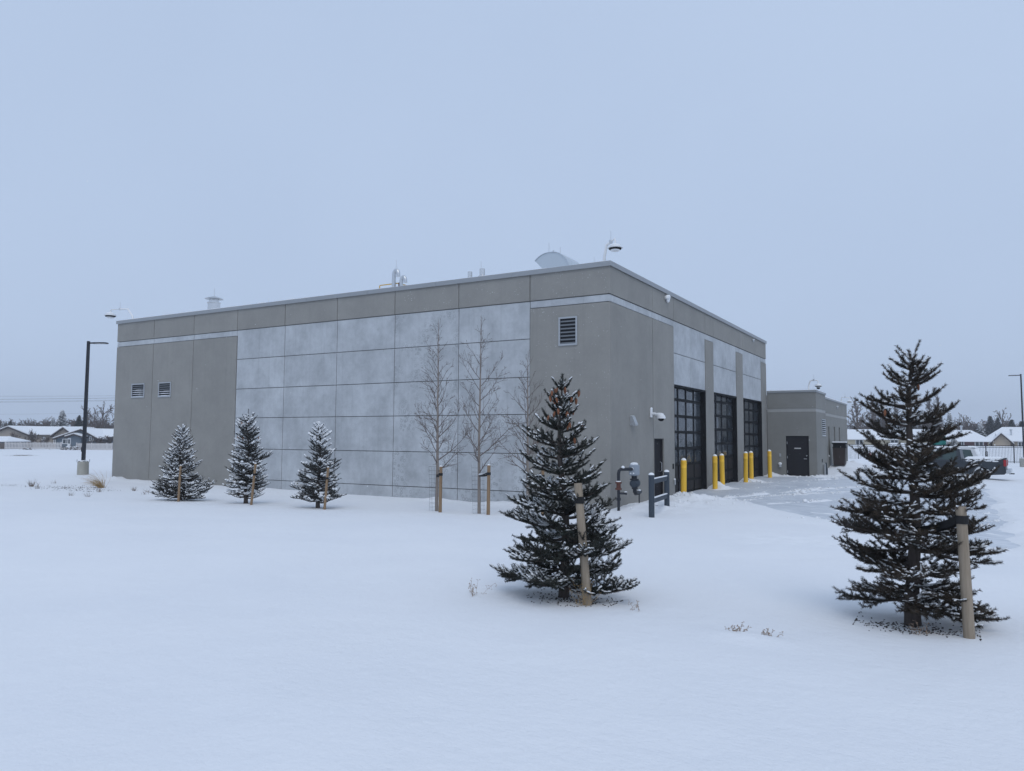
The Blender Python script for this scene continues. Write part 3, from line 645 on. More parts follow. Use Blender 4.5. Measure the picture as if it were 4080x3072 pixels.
MB().tube([(.1, .18, .68), (.1, .18, .52), (.1, .24, .47), (.1, .5, .47), (.1, .62, .5)], .055, 12).lathe([(.09, .6), (.09, .64)], 12, (.1, .18, 0)).build('outlet_pipe', MT['blackpipe'], o, True)
MB().tube([(.14, .42, .47), (.14, .42, -.3)], .018, 8).build('support_rod', MT['blackpipe'], o)
MB().blob((.1, .15, 1.31), (.12, .13, .05)).blob((-.08, -.26, 1.22), (.05, .07, .05)).blob((.03, -.34, .54), (.05, .03, .02)).blob((.1, .2, .88), (.09, .12, .03)).blob((.1, .52, .54), (.05, .09, .03)).blob((-.15, -.42, .83), (.075, .075, .025)).build('snow', MT['snowcap'], o, True)
P1, P2 = Vector((1.76, -1.45, 0)), Vector((1.50, .52, 0))
o = empty('guard_rail', P1, 0, 'slate blue pipe guard with two posts and two rails before the gas meter', 'guard rail'); D = P2-P1
for d in (Vector((0, 0, 0)), D):
    z0 = -.4; zt = 1.10 if d.length < .1 else 1.10
    MB().tube([(d.x, d.y, z0), (d.x, d.y, zt)], .075, 18).build('post', MT['slate'], o, True)
    MB().lathe([(.076, zt-.005), (.07, zt+.03), (.03, zt+.055), (0, zt+.06)], 14, (d.x, d.y, 0)).build('post_snow', MT['snowcap'], o, True)
u = D.normalized(); nrm = Vector((-u.y, u.x, 0))
for zz in (.92, .42):
    mb = MB(); a = u*.07; b = D-u*.07
    for hh, mat, nm, t in ((-.06, 'slate', 'rail', .12), (.0605, 'snowcap', 'rail_snow', .022)):
        mb = MB(); wd = .03
        vs = [a+nrm*wd, b+nrm*wd, b-nrm*wd, a-nrm*wd]; vs = [(p.x, p.y, zz+hh) for p in vs]+[(p.x, p.y, zz+hh+t) for p in vs]
        mb.add(vs, [(0, 3, 2, 1), (4, 5, 6, 7), (0, 1, 5, 4), (1, 2, 6, 5), (2, 3, 7, 6), (3, 0, 4, 7)]).build(nm, MT[mat], o)
MT['bin'] = M('dark_brown_bin', (.035, .024, .022), .55)
o = empty('waste_bin', (2.45, 29.9, gz(2.5, 29.9)-.05), 0, 'dark brown litter bin with snowy lid against annex wall', 'bin')
MB().prism([(-.33, .0), (.30, .0), (.36, 1.05), (-.36, 1.05)], 'y', -.36, .36).build('body', MT['bin'], o)
MB().box((-.38, -.38, 1.05), (.38, .38, 1.1)).box((-.34, -.34, 1.1), (-.28, .34, 1.28)).box((-.34, -.34, 1.10), (.34, -.30, 1.28)).box((.29, -.3, 1.1), (.34, .34, 1.28)).box((-.4, -.4, 1.28), (.4, .4, 1.36)).build('lid', MT['black'], o)
MB().box((-.38, -.38, 1.36), (.38, .38, 1.43)).build('lid_snow', MT['snowcap'], o)
o = empty('utility_post', (4.2, 34.4, gz(4.2, 34.4)), 0, 'short grey post in the snow behind the right spruce', 'post')
MB().cbox((-.07, -.07, -.2), (.07, .07, .62), .015).build('post', MT['slate'], o); MB().box((-.09, -.09, .62), (.09, .09, .66)).build('snow', MT['snowcap'], o)

# ------------------------------------------------------------------ lamp posts
def lamp(loc, H, bh, bw, arm, arm_az, label):
    o = empty('lamp_post', loc, 0, label, 'lamp post', 'black lamp posts')
    MB().lathe([(bw*.5, -.3), (bw*.505, bh*.33), (bw*.495, bh*.335), (bw*.5, bh*.66), (bw*.49, bh*.665), (bw*.49, bh-.02), (bw*.46, bh)], 24).build('concrete_base', MT['base'], o, True)
    p = MB(); a, b = .07, .056
    p.add([(-a, -a, bh), (a, -a, bh), (a, a, bh), (-a, a, bh), (-b, -b, H), (b, -b, H), (b, b, H), (-b, b, H)], [(0, 3, 2, 1), (4, 5, 6, 7), (0, 1, 5, 4), (1, 2, 6, 5), (2, 3, 7, 6), (3, 0, 4, 7)])
    p.build('pole', MT['black2'], o); MB().box((-.16, -.16, bh), (.16, .16, bh+.025)).build('base_plate', MT['black2'], o)
    for sx_, sy_ in ((1, 1), (1, -1), (-1, 1), (-1, -1)): MB().tube([(sx_*.2, sy_*.2, bh-.02), (sx_*.2, sy_*.2, bh+.11)], .016, 6).build('anchor_bolt', MT['alu'], o)
    MB().box((-.13, -.03, bh+.5), (-.09, .03, bh+.72)).build('hand_hole', MT['black2'], o)
    h = empty('head', (0, 0, 0)); h.parent = None; bpy.data.objects.remove(h)
    hd = MB().box((.06, -.035, H-.13), (.2, .035, H-.06)).prism([(.18, -.10), (.35, -.17), (arm-.1, -.17), (arm, -.1), (arm, .1), (arm-.1, .17), (.35, .17), (.18, .10)], 'z', H-.13, H-.07).build('lamp_head', MT['black2'], o)
    MB().box((.4, -.13, H-.137), (arm-.1, .13, H-.131)).build('lens', MT['lamp'], hd)
    MB().blob((0, 0, bh+.02), (bw*.38, bw*.38, .06)).build('base_snow', MT['snowcap'], o, True)
    o.rotation_euler = (0, 0, arm_az); return o
MT['black2'] = M('black_pole_paint', (.012, .014, .02), .4)
MT['base'] = concrete('form_board_concrete', (.4, .39, .34), (.33, .32, .285), (.45, .44, .39), streak=.6)
z = gz(-29.06, 1.58)
lamp((-29.06, 1.58, .12), 6.68, .62, .52, .98, math.radians(28), 'black lamp post on round concrete base left of the tall building')
lamp((13.62, 58.5, -.32), 8.1, .80, .7, .9, math.radians(175), 'black lamp post cut by the right edge of the photo')

# ------------------------------------------------------------------ spruces
def rotz(v, a): c, s = math.cos(a), math.sin(a); return np.array([v[0]*c-v[1]*s, v[0]*s+v[1]*c, v[2]])
def unit(v): return v/(np.linalg.norm(v)+1e-9)
def frusta(S, n, name, mat):        # S rows: p0(3) p1(3) r0 r1
    S = np.asarray(S, float); d = S[:, 3:6]-S[:, :3]; d /= np.linalg.norm(d, axis=1)[:, None]+1e-9
    ref = np.where(np.abs(d[:, 2:3]) < .9, np.array([[0, 0, 1.]]), np.array([[1., 0, 0]])); q = np.cross(d, ref); q /= np.linalg.norm(q, axis=1)[:, None]; w_ = np.cross(d, q)
    a = np.arange(n)*2*PI/n; ring = q[:, None]*np.cos(a)[None, :, None]+w_[:, None]*np.sin(a)[None, :, None]
    V = np.concatenate([S[:, None, :3]+ring*S[:, 6][:, None, None], S[:, None, 3:6]+ring*S[:, 7][:, None, None]], 1).reshape(-1, 3)
    k = np.arange(n); l = (k+1) % n; F = np.stack([k, l, n+l, n+k], 1)[None]+(np.arange(len(S))*2*n)[:, None, None]
    return np_mesh(name, V, F.reshape(-1, 4), mat, True)
def needles(S, dens, nlen, nwid, rs, name, mat, upbias=.25):
    S = np.asarray(S, float); L = np.linalg.norm(S[:, 3:6]-S[:, :3], axis=1)
    cnt = rs.poisson(L*dens*S[:, 8]); idx = np.repeat(np.arange(len(S)), cnt); t = rs.rand(len(idx))[:, None]
    p = S[idx, :3]*(1-t)+S[idx, 3:6]*t; d = (S[idx, 3:6]-S[idx, :3]); d /= np.linalg.norm(d, axis=1)[:, None]+1e-9
    r = rs.normal(size=p.shape); r -= d*(r*d).sum(1)[:, None]; r /= np.linalg.norm(r, axis=1)[:, None]+1e-9; r[:, 2] += upbias
    g = d*.6+r*.85; g /= np.linalg.norm(g, axis=1)[:, None]
    s = np.cross(g, rs.normal(size=p.shape)); s /= np.linalg.norm(s, axis=1)[:, None]+1e-9
    ln = nlen*(.7+.45*rs.rand(len(p)))[:, None]; hw = nwid*.5
    V = np.stack([p-s*hw, p+s*hw, p+g*ln*.7+s*hw*.7, p+g*ln], 1)
    V = V.reshape(-1, 3); b = np.arange(len(p))*4
    F = np.stack([b, b+1, b+2, b+3], 1)
    return np_mesh(name, V, F, mat)
def blobs(C, D, A, rs, name, mat, n=7, m=5):      # C centres, D axis dirs, A (along, side, up) radii
    C = np.asarray(C, float); D = np.asarray(D, float); A = np.asarray(A, float)
    D = D/(np.linalg.norm(D, axis=1)[:, None]+1e-9); s = np.cross(D, [0, 0, 1.]); s /= np.linalg.norm(s, axis=1)[:, None]+1e-6; u_ = np.cross(s, D)
    pts = [(0, 0, -1)]
    for i in range(1, m):
        for k in range(n): pts.append((math.sin(PI*i/m)*math.cos(2*PI*k/n), math.sin(PI*i/m)*math.sin(2*PI*k/n), -math.cos(PI*i/m)))
    pts.append((0, 0, 1)); U = np.array(pts); F = []
    e = len(pts)-1
    for k in range(n):
        l = (k+1) % n; F += [(0, 1+l, 1+k), (e, e-n+k, e-n+l)]
        for i in range(m-2): F += [(1+i*n+k, 1+i*n+l, 1+i*n+n+l), (1+i*n+k, 1+i*n+n+l, 1+i*n+n+k)]
    U = U[None]*(1+.28*rs.normal(size=(len(C), len(U), 1)).clip(-1.5, 1.5)); U[:, :, 2] = np.where(U[:, :, 2] < 0, U[:, :, 2]*.35, U[:, :, 2])
    V = C[:, None]+U[:, :, :1]*(D*A[:, :1])[:, None]+U[:, :, 1:2]*(s*A[:, 1:2])[:, None]+U[:, :, 2:]*(u_*A[:, 2:])[:, None]
    FF = np.array(F)[None]+(np.arange(len(C))*len(pts))[:, None, None]
    return np_mesh(name, V.reshape(-1, 3), FF.reshape(-1, 3), mat, True)
cone_me = MB().lathe([(0, 0), (.008, -.003), (.017, -.02), (.02, -.04), (.017, -.065), (.009, -.088), (0, -.094)], 9).mesh('cone', MT['cone'], True)
def spruce(name, label, group, loc, H, R, seed, nb, prof, dens, nlen, nwid, mat, snow, cones, u0=.05, lean=(0, 0), gap=.075, trunk_r=.05, bare_low=0, lowsnow=1., tufts=(), whorl=0, vary=(.62, 1.16), droop=.30, lift_=.62):
    rs = np.random.RandomState(seed); o = empty(name, loc, 0, label, 'tree', group)
    T = []; S = []; SN = []; tips = []
    ax_ = lambda u: np.array([lean[0]*u+.02*math.sin(u*9+seed), lean[1]*u+.02*math.cos(u*7+seed), u*H])
    N = 16
    for i in range(N):
        a, b = i/N, (i+1)/N; ra = trunk_r*(1-a)**.8+.006+(.02*max(0, .08-a)/.08); rb = trunk_r*(1-b)**.8+.006+(.02*max(0, .08-b)/.08)
        p, q = ax_(a), ax_(b)
        if i == 0: p = p-np.array([0, 0, .25])
        T.append([*p, *q, ra, rb, 0])
        if a > .8: S.append([*p, *q, 0, 0, 1.0])
    golden = 2.399
    def twig(p, d, L, lvl, dn, upc):
        ns = 3 if L > .09 else 2; pts = [p]
        dd = d.copy()
        for k in range(ns): dd = unit(dd+np.array([0, 0, upc])+rs.normal(0, .07, 3)); pts.append(pts[-1]+dd*L/ns)
        for a, b in zip(pts[:-1], pts[1:]):
            S.append([*a, *b, .0035, .0025, dn])
        tips.append((pts[-1], dd, L))
        if lvl < 3 and L > .13:
            side = 1
            for s in np.arange(.3, .98, .055/L*1.1):
                k = min(int(s*ns), ns-1); f = s*ns-k; q = pts[k]*(1-f)+pts[k+1]*f; t = unit(pts[k+1]-pts[k]); side = -side
                l2 = L*(.30+.30*(1-s))*rs.uniform(.6, 1.15)
                if l2 > .028: twig(q, unit(rotz(t, side*rs.uniform(.65, 1.05))+np.array([0, 0, rs.uniform(-.35, .4)])), l2, lvl+1, dn, upc*1.3)
    for i in range(nb):
        u = u0+(.985-u0)*max(0., (i+rs.uniform(-.3, .3))/nb)**1.05
        if whorl and rs.rand() > .14: u = u0+(.985-u0)*((i//whorl+.5)/(nb/whorl))**1.02+rs.normal(0, .009)
        u = min(max(u, u0*.9), .985)
        az = i*golden+rs.uniform(-.35, .35)
        L = R*prof(u)*rs.uniform(*vary)*(1+.16*math.sin(az*2+seed)*math.sin(u*17+seed))+.05
        # keep the branch off the ground, lifting with height
        a = -droop+lift_*u+.5*max(0, u-.8)*2+rs.uniform(-.12, .12); b = .26+rs.uniform(-.1, .14)
        if u < .12: a = max(a, -.12 if droop < .31 else (-.14 if droop < .4 else -.34))
        p0 = ax_(u); dr = np.array([math.cos(az), math.sin(az), 0.]); ns = 7; pts = []
        cv = rs.uniform(-.22, .22)
        for k in range(ns+1):
            s = k/ns; dk = rotz(dr, cv*s); pts.append(p0+dk*L*s*(1-.06*s)+np.array([0, 0, L*(a*s+b*s*s)]))
        rb = .0045+.017*L/max(R, .1)*.8
        dn_b = 1.0+.5*max(0, u-.4) if u > bare_low else .12
        for k in range(ns):
            p, q = pts[k], pts[k+1]; s = k/ns
            S.append([*p, *q, rb*(1-s)+.003, rb*(1-s-1/ns)+.003, (.15 if s < .2 else 1.0+1.7*u)*dn_b])
        side = 1 if rs.rand() < .5 else -1
        for s in np.arange(.16 if L > .2 else .05, .985, gap/max(L, .12)*.56):
            side = -side; k = min(int(s*ns), ns-1); f = s*ns-k; q = pts[k]*(1-f)+pts[k+1]*f; t = unit(pts[k+1]-pts[k])
            env = min(1, .35+s*1.6)*max(0., 1-s)**.75
            l2 = (L*.52*env+.035)*rs.uniform(.6, 1.2)
            twig(q, unit(rotz(t, side*rs.uniform(.6, 1.05))+np.array([0, 0, rs.uniform(-.32, .42)])), l2, 1, dn_b, .11)
        twig(pts[-1], unit(pts[-1]-pts[-2]), .08, 3, dn_b, .12)
    # leaders
    for az, e, l in tufts or ((0, 1.5, .14),):
        d = np.array([math.cos(az)*math.cos(e), math.sin(az)*math.cos(e), math.sin(e)]); twig(ax_(.985), d, l, 3, 1.3, .12)
    S_ = np.array(S); T_ = np.array(T)
    link('trunk', frusta(T_, 12, 'trunk', MT['bark']), o)
    link('branches', frusta(S_[S_[:, 6] > 0], 4, 'branches', MT['bark']), o)
    cr = link('crown', needles(S_, dens, nlen, nwid, rs, 'crown', MT[mat]), o)
    # snow lying along the boughs
    segs = S_[(S_[:, 6] > 0) & (S_[:, 8] > .1)]; mid = (segs[:, :3]+segs[:, 3:6])/2; dv = segs[:, 3:6]-segs[:, :3]; ln = np.linalg.norm(dv, axis=1)
    rad = np.hypot(mid[:, 0]-lean[0]*mid[:, 2]/H, mid[:, 1]-lean[1]*mid[:, 2]/H)
    clump = vnoise(mid[:, 0]*4.2+mid[:, 2]*1.3+seed, mid[:, 1]*4.2+mid[:, 2]*6.5)+.5
    pr = snow['p']*np.clip((clump-snow['thr'])*4, 0, 1)*(1+snow.get('low', 0)*np.clip(1-mid[:, 2]/H*1.6, 0, 1))
    pick = rs.rand(len(segs)) < pr; c = mid[pick]+np.array([0, 0, snow['lift']]); A = np.stack([ln[pick]*snow['along']+snow['r']*.4, snow['r']*rs.uniform(.6, 1.3, pick.sum()), snow['h']*rs.uniform(.6, 1.4, pick.sum())], 1)
    dd = dv[pick]*np.array([1, 1, .6]); link('snow_load', blobs(c, dd, A, rs, 'snow_load', MT['snowcap'], snow.get('n', 6), snow.get('m', 4)), o)['kind'] = 'stuff'
    # cones hanging from the upper twigs
    ups = [t for t in tips if t[0][2] > H*.62 and t[2] < .3]; rs.shuffle(ups)
    k = 0
    for hgt, count in cones:
        cand = sorted(tips, key=lambda t: abs(t[0][2]-hgt*H)+.12*rs.rand())[:count]
        for (p, d, L) in cand:
            cc = link('cone', cone_me, o, (p[0]+rs.uniform(-.02, .02), p[1]+rs.uniform(-.02, .02), p[2]-.005), (rs.uniform(-.3, .3), rs.uniform(-.3, .3), rs.uniform(0, 6)))
            s = rs.uniform(.62, .85); cc.scale = (s, s, s); k += 1
    return o
def profA(u): return (1-u)**.9
def profB(u): return min(1, .70+.6*u if u < .25 else 1)*(1-u)**.72
DN1 = 900
near_snow = dict(p=.55, thr=.38, lift=.013, along=.62, r=.0105, h=.009, low=1.2)
g1 = gz(4.8, -12.61); g2 = gz(8.24, -12.06)
spruce('spruce_tree', 'dark spruce with many orange cones at its top, in front of the concrete wall', 'near spruces', (4.8, -12.61, g1), 2.42, .87, 11, 104, profA, DN1, .027, .0034, 'needle_green', near_snow,
       ((.97, 9), (.93, 7), (.86, 6), (.8, 4), (.74, 3)), u0=.045, lean=(-.05, -.03), trunk_r=.05, tufts=((2.5, 1.2, .13), (5.5, 1.25, .12), (0.5, 1.0, .08)), whorl=7, vary=(.7, 1.14), droop=.36, lift_=.62)
spruce('spruce_tree', 'largest dark spruce with brownish needles and forked tip at the right of the picture', 'near spruces', (8.24, -12.06, g2), 2.56, .93, 23, 98, profB, DN1*.92, .029, .0035, 'needle_brown', dict(near_snow, p=.36, thr=.42),
       ((.9, 2), (.86, 1), (.8, 1)), u0=.06, lean=(.03, 0), trunk_r=.062, tufts=((3.4, .95, .2), (.3, 1.15, .22), (1.8, .7, .15), (4.6, .7, .15)), whorl=7, vary=(.72, 1.14), droop=.44, lift_=.66)
far_snow = dict(p=.75, thr=.33, lift=.02, along=.55, r=.022, h=.02, low=0, n=6, m=4)
far_snow2 = dict(p=.95, thr=.46, lift=.02, along=.55, r=.034, h=.028, low=0, n=6, m=4)
for args in (('leftmost snow-laden spruce, broad and dense with snow along every twig', (-11.67, -5.56), 2.2, .86, 31, 120, lambda u: (1-u)**.85, far_snow, (), .03),
             ('tallest snow-laden spruce by the wall, thin twiggy base and bare leader', (-9.33, -5.04), 2.55, .74, 47, 130, lambda u: min(1, .55+1.6*u)*(1-u)**.6, far_snow2, ((.93, 5), (.86, 6), (.76, 5)), .06),
             ('right snow-laden spruce by the wall with thick pads of snow in tiers', (-6.63, -4.88), 2.27, .88, 59, 100, lambda u: (1-u)**.78*(.9+.1*math.sin(u*40)), far_snow2, (), .07)):
    lab, (x, y), H_, R_, sd_, nb_, pf, sn, cn, u0 = args
    spruce('snowy_spruce', lab, 'snowy spruces along the long wall', (x, y, gz(x, y)), H_, R_, sd_, nb_, pf, 320, .03, .006, 'needle_far', sn, cn, u0=u0, gap=.1, trunk_r=.05, bare_low=.16 if sd_ == 47 else 0, tufts=((0, 1.5, .24 if sd_ == 47 else .12),))

# ------------------------------------------------------------------ stakes with straps
def stake(loc, top, r, mat, label, group, strap=None, strap_z=.9, snow=True, spin=0, sides=18):
    o = empty('tree_stake', loc, 0, label, 'stake', group); t = Vector(top)-Vector(loc)
    n = 9; pts = [t*(k/n) for k in range(n+1)]; pts[0] = pts[0]-t*.2
    MB().tube(pts, [r*(1.04-.08*k/n+.012*math.sin(k*2.3)) for k in range(n+1)], sides).build('post', MT[mat], o, True)
    if snow: MB().blob((t.x, t.y, t.z+.008), (r*.95, r*.95, r*.55)).build('snow_top', MT['snowcap'], o, True)
    if strap:
        c = t*strap_z; e = Vector(strap)-Vector(loc); rb = r*1.06; w_ = .026 if r < .043 else .036
        MB().lathe([(rb, -w_), (rb+.006, -w_), (rb+.006, w_), (rb, w_)], 20, c).build('strap', MT['strap'], o)
        mb = MB(); d = (e-c); k = 8; sag = Vector((0, 0, -.02)); sd_ = d.cross(Vector((0, 0, 1))).normalized()*rb
        for sg in (1, -1):
            path = [c+sd_*sg*(1-.5*i/k)+d*i/k+sag*math.sin(PI*i/k) for i in range(k+1)]; vs = []; fs = []
            for p in path: vs += [tuple(p+Vector((0, 0, w_))), tuple(p+Vector((0, 0, -w_)))]
            for i in range(k): fs.append((2*i, 2*i+1, 2*i+3, 2*i+2))
            mb.add(vs, fs)
        q = mb.build('strap_tail', MT['strap'], o)
        if snow == 2:
            mb = MB()
            for i in range(7): p = c+d*(.15+.12*i)+sag*math.sin(PI*(.15+.12*i)); mb.blob((p.x, p.y, p.z+.02), (abs(d.x)*.09+.02, .025, .028))
            mb.build('strap_snow', MT['snowcap'], q, True)
    return o
S1 = Vector((5.23, -12.95, gz(5.23, -12.95))); S2 = Vector((8.68, -12.47, gz(8.68, -12.47)))
o = stake(S1, S1+Vector((-.12, .02, 1.27)), .045, 'wood_old', 'pale weathered round post tied to the dark spruce with orange cones', 'stakes beside the near spruces', (4.80, -12.6, g1+.93), .86, False)
o = stake(S2, S2+Vector((-.03, .02, 1.14)), .045, 'wood_old', 'pale weathered round post tied to the large spruce at right', 'stakes beside the near spruces', (8.24, -12.06, g2+.88), .9, False)
for (x, y), h, dx, lab, sp in (((-11.17, -5.96), 1.06, .05, 'leaning wooden stake in front of the leftmost snowy spruce', None), ((-8.72, -5.39), 1.17, .13, 'leaning wooden stake beside the tallest snowy spruce', (-9.33, -5.04, .8)), ((-6.07, -5.21), 1.13, .1, 'leaning wooden stake beside the right snowy spruce', (-6.63, -4.88, .95))):
    b = Vector((x, y, gz(x, y))); stake(b, b+Vector((dx, 0, h)), .034, 'wood', lab, 'stakes beside the snowy spruces', sp, .74, True)

# ------------------------------------------------------------------ young bare trees with cages and stakes
def bare_segs(rs, H, trunk_r, nb, blen, e0, e1, u0, lv=2, tw=.0035, wob=.03, fork=0, dens=9, upc=.10):
    T = []; S = []
    n = 14; pts = [np.array([0, 0, -.2])]; off = np.zeros(2)
    for k in range(1, n+1): off = off+rs.normal(0, wob*H/n, 2); pts.append(np.array([off[0], off[1], H*k/n]))
    for k in range(n): T.append([*pts[k], *pts[k+1], trunk_r*(1-k/n)**.9+tw, trunk_r*(1-(k+1)/n)**.9+tw, 0])
    def grow(p, d, L, r, lvl):
        ns = 5 if lvl == 0 else 3; q = [p]; dd = d
        for k in range(ns): dd = unit(dd+np.array([0, 0, upc])+rs.normal(0, .10, 3)); q.append(q[-1]+dd*L/ns)
        for k in range(ns): S.append([*q[k], *q[k+1], max(tw, r*(1-k/ns)), max(tw*.7, r*(1-(k+1)/ns)), 0])
        if lvl < lv:
            m = max(2, int(L*dens*(1 if lvl == 0 else 1.1)))
            for j in range(m):
                s = rs.uniform(.15, .97); k = min(int(s*ns), ns-1); f = s*ns-k; b = q[k]*(1-f)+q[k+1]*f; t = unit(q[k+1]-q[k])
                ax2 = unit(np.cross(t, rs.normal(size=3))); an = rs.uniform(.5, 1.0)
                grow(b, unit(t*math.cos(an)+ax2*math.sin(an)), L*(.22+.28*(1-s))*rs.uniform(.5, 1.2), r*.5, lvl+1)
    for i in range(nb):
        u = u0+(.97-u0)*(i+rs.uniform(-.4, .4))/nb; u = min(max(u, u0), .975); az = i*2.399+rs.uniform(-.5, .5); e = e0+(e1-e0)*u+rs.uniform(-.12, .12)
        k = min(int(u*n), n-1); f = u*n-k; p = pts[k]*(1-f)+pts[k+1]*f
        grow(p, np.array([math.cos(az)*math.cos(e), math.sin(az)*math.cos(e), math.sin(e)]), blen(u)*rs.uniform(.65, 1.2), trunk_r*.36*(1-u)+tw*1.3, 0)
    return T, S
def young_tree(loc, H, seed, label, nb, spread):
    rs = np.random.RandomState(seed); o = empty('young_tree', loc, 0, label, 'tree', 'bare young trees against the wall')
    T, S = bare_segs(rs, H, .045, nb, lambda u: (spread*(1-u)**.75+.16)*(.7 if u < .25 else 1), .45, 1.05, .2, 2, 0.0036, .012, dens=8, upc=.09)
    link('trunk', frusta(T, 10, 'trunk', MT['barkpale']), o); link('branches', frusta(S, 4, 'branches', MT['twig']), o)
    return o
Y1 = (-3.72, -3.35); Y2 = (-2.41, -3.23); Y3 = (-1.34, -2.49)
young_tree((*Y1, gz(*Y1)), 5.3, 5, 'leftmost bare young tree with pale trunk in a wire cage', 36, 1.4)
young_tree((*Y2, gz(*Y2)), 5.35, 9, 'middle bare young tree with upswept crown in a wire cage', 28, 1.6)
young_tree((*Y3, gz(*Y3)), 4.4, 14, 'bare young tree half hidden behind the spruce with orange cones', 32, 1.35)
MT['wire'] = M('galvanised_wire', (.22, .23, .24), .6, .4)
def cage(c, z0, z1, r, lean, label):
    o = empty('wire_cage', (c[0], c[1], z0), 0, label, 'tree guard', 'wire cages round young trunks'); S = []; h = z1-z0; n = 9
    P_ = lambda k, z: np.array([r*math.cos(2*PI*k/n)+lean*z/h*.1, r*math.sin(2*PI*k/n), z])
    for k in range(n): S.append([*P_(k, -.1), *P_(k, h), .0022, .0022, 0])
    for j in range(int(h/.11)+1):
        for k in range(n): S.append([*P_(k, j*.11), *P_(k+1, j*.11), .0022, .0022, 0])
    q = link('mesh', frusta(S, 3, 'wire_mesh', MT['wire']), o)
cage((Y1[0]-.06, Y1[1]), gz(*Y1), gz(*Y1)+1.22, .14, -.5, 'leaning wire cage round the leftmost young trunk'); cage(Y2, gz(*Y2), gz(*Y2)+1.3, .17, -.6, 'wire cage round the middle young trunk'); cage(Y3, gz(*Y3), gz(*Y3)+1.2, .14, .2, 'wire cage round the young trunk behind the spruce')
for p, h, tr, lab, sn, rr in (((-3.36, -3.68), 1.22, Y1, 'upright greenish stake tied to the leftmost young tree', 1, .045), ((-1.92, -3.55), 1.28, Y2, 'upright orange-brown stake with snow on its strap, middle young tree', 2, .045), ((-.75, -2.75), 1.25, Y3, 'upright stake beside the young tree behind the coned spruce', 2, .04)):
    b = Vector((*p, gz(*p))); stake(b, b+Vector((.01, 0, h)), rr, 'wood', lab, 'stakes beside the young trees', (tr[0], tr[1], b.z+h*.78), .83, sn)

# ------------------------------------------------------------------ vehicles
MT['truck'] = M('dark_grey_truck_paint', (.04, .048, .058), .35, .3); MT['chrome'] = M('chrome', (.6, .62, .64), .2, .9); MT['tyre'] = M('tyre_rubber', (.016, .016, .017), .8); MT['rim'] = M('alloy_wheel', (.5, .5, .5), .35, .6)
MT['rimdark'] = M('dark_wheel_barrel', (.06, .06, .06), .6); MT['suv'] = M('white_car_paint', (.62, .64, .66), .35); MT['carglass'] = M('car_window_glass', (.05, .08, .08), .08)
def wheel(parent, x, y, r, wd, sgn):
    t = MB().lathe([(r*.62, -wd/2), (r*.93, -wd/2), (r, -wd*.36), (r, wd*.36), (r*.93, wd/2), (r*.62, wd/2), (r*.60, 0)], 32, (x, y, r), 'y').build('wheel', MT['tyre'], parent, True)
    yo = y+sgn*wd*.36; MB().lathe([(r*.66, wd*.1*sgn), (r*.62, 0), (r*.54, -wd*.14*sgn), (r*.1, -.02*sgn)], 28, (x, yo, r), 'y').build('rim_barrel', MT['rimdark'], t, True)
    for k in range(7):
        a = 2*PI*k/7; s = MB(); c, sn = math.cos(a), math.sin(a)
        s.add([(x+c*r*.12-sn*.035, yo+sgn*.012, r+sn*r*.12+c*.035), (x+c*r*.12+sn*.035, yo+sgn*.012, r+sn*r*.12-c*.035), (x+c*r*.6+sn*.045, yo, r+sn*r*.6-c*.045), (x+c*r*.6-sn*.045, yo, r+sn*r*.6+c*.045),
               (x+c*r*.12-sn*.035, yo-sgn*.03, r+sn*r*.12+c*.035), (x+c*r*.12+sn*.035, yo-sgn*.03, r+sn*r*.12-c*.035), (x+c*r*.6+sn*.045, yo-sgn*.04, r+sn*r*.6-c*.045), (x+c*r*.6-sn*.045, yo-sgn*.04, r+sn*r*.6+c*.045)],
              [(0, 1, 2, 3), (7, 6, 5, 4), (0, 4, 5, 1), (1, 5, 6, 2), (2, 6, 7, 3), (3, 7, 4, 0)]).build('spoke', MT['rim'], t)
    MB().lathe([(0, .03*sgn), (r*.13, .025*sgn), (r*.15, -.03*sgn)], 12, (x, yo, r), 'y').build('hub', MT['chrome'], t, True)
def arch(xc, r, z0, n=10): return [(xc+r*math.cos(PI*k/n), z0+r*math.sin(PI*k/n)) for k in range(n+1)]
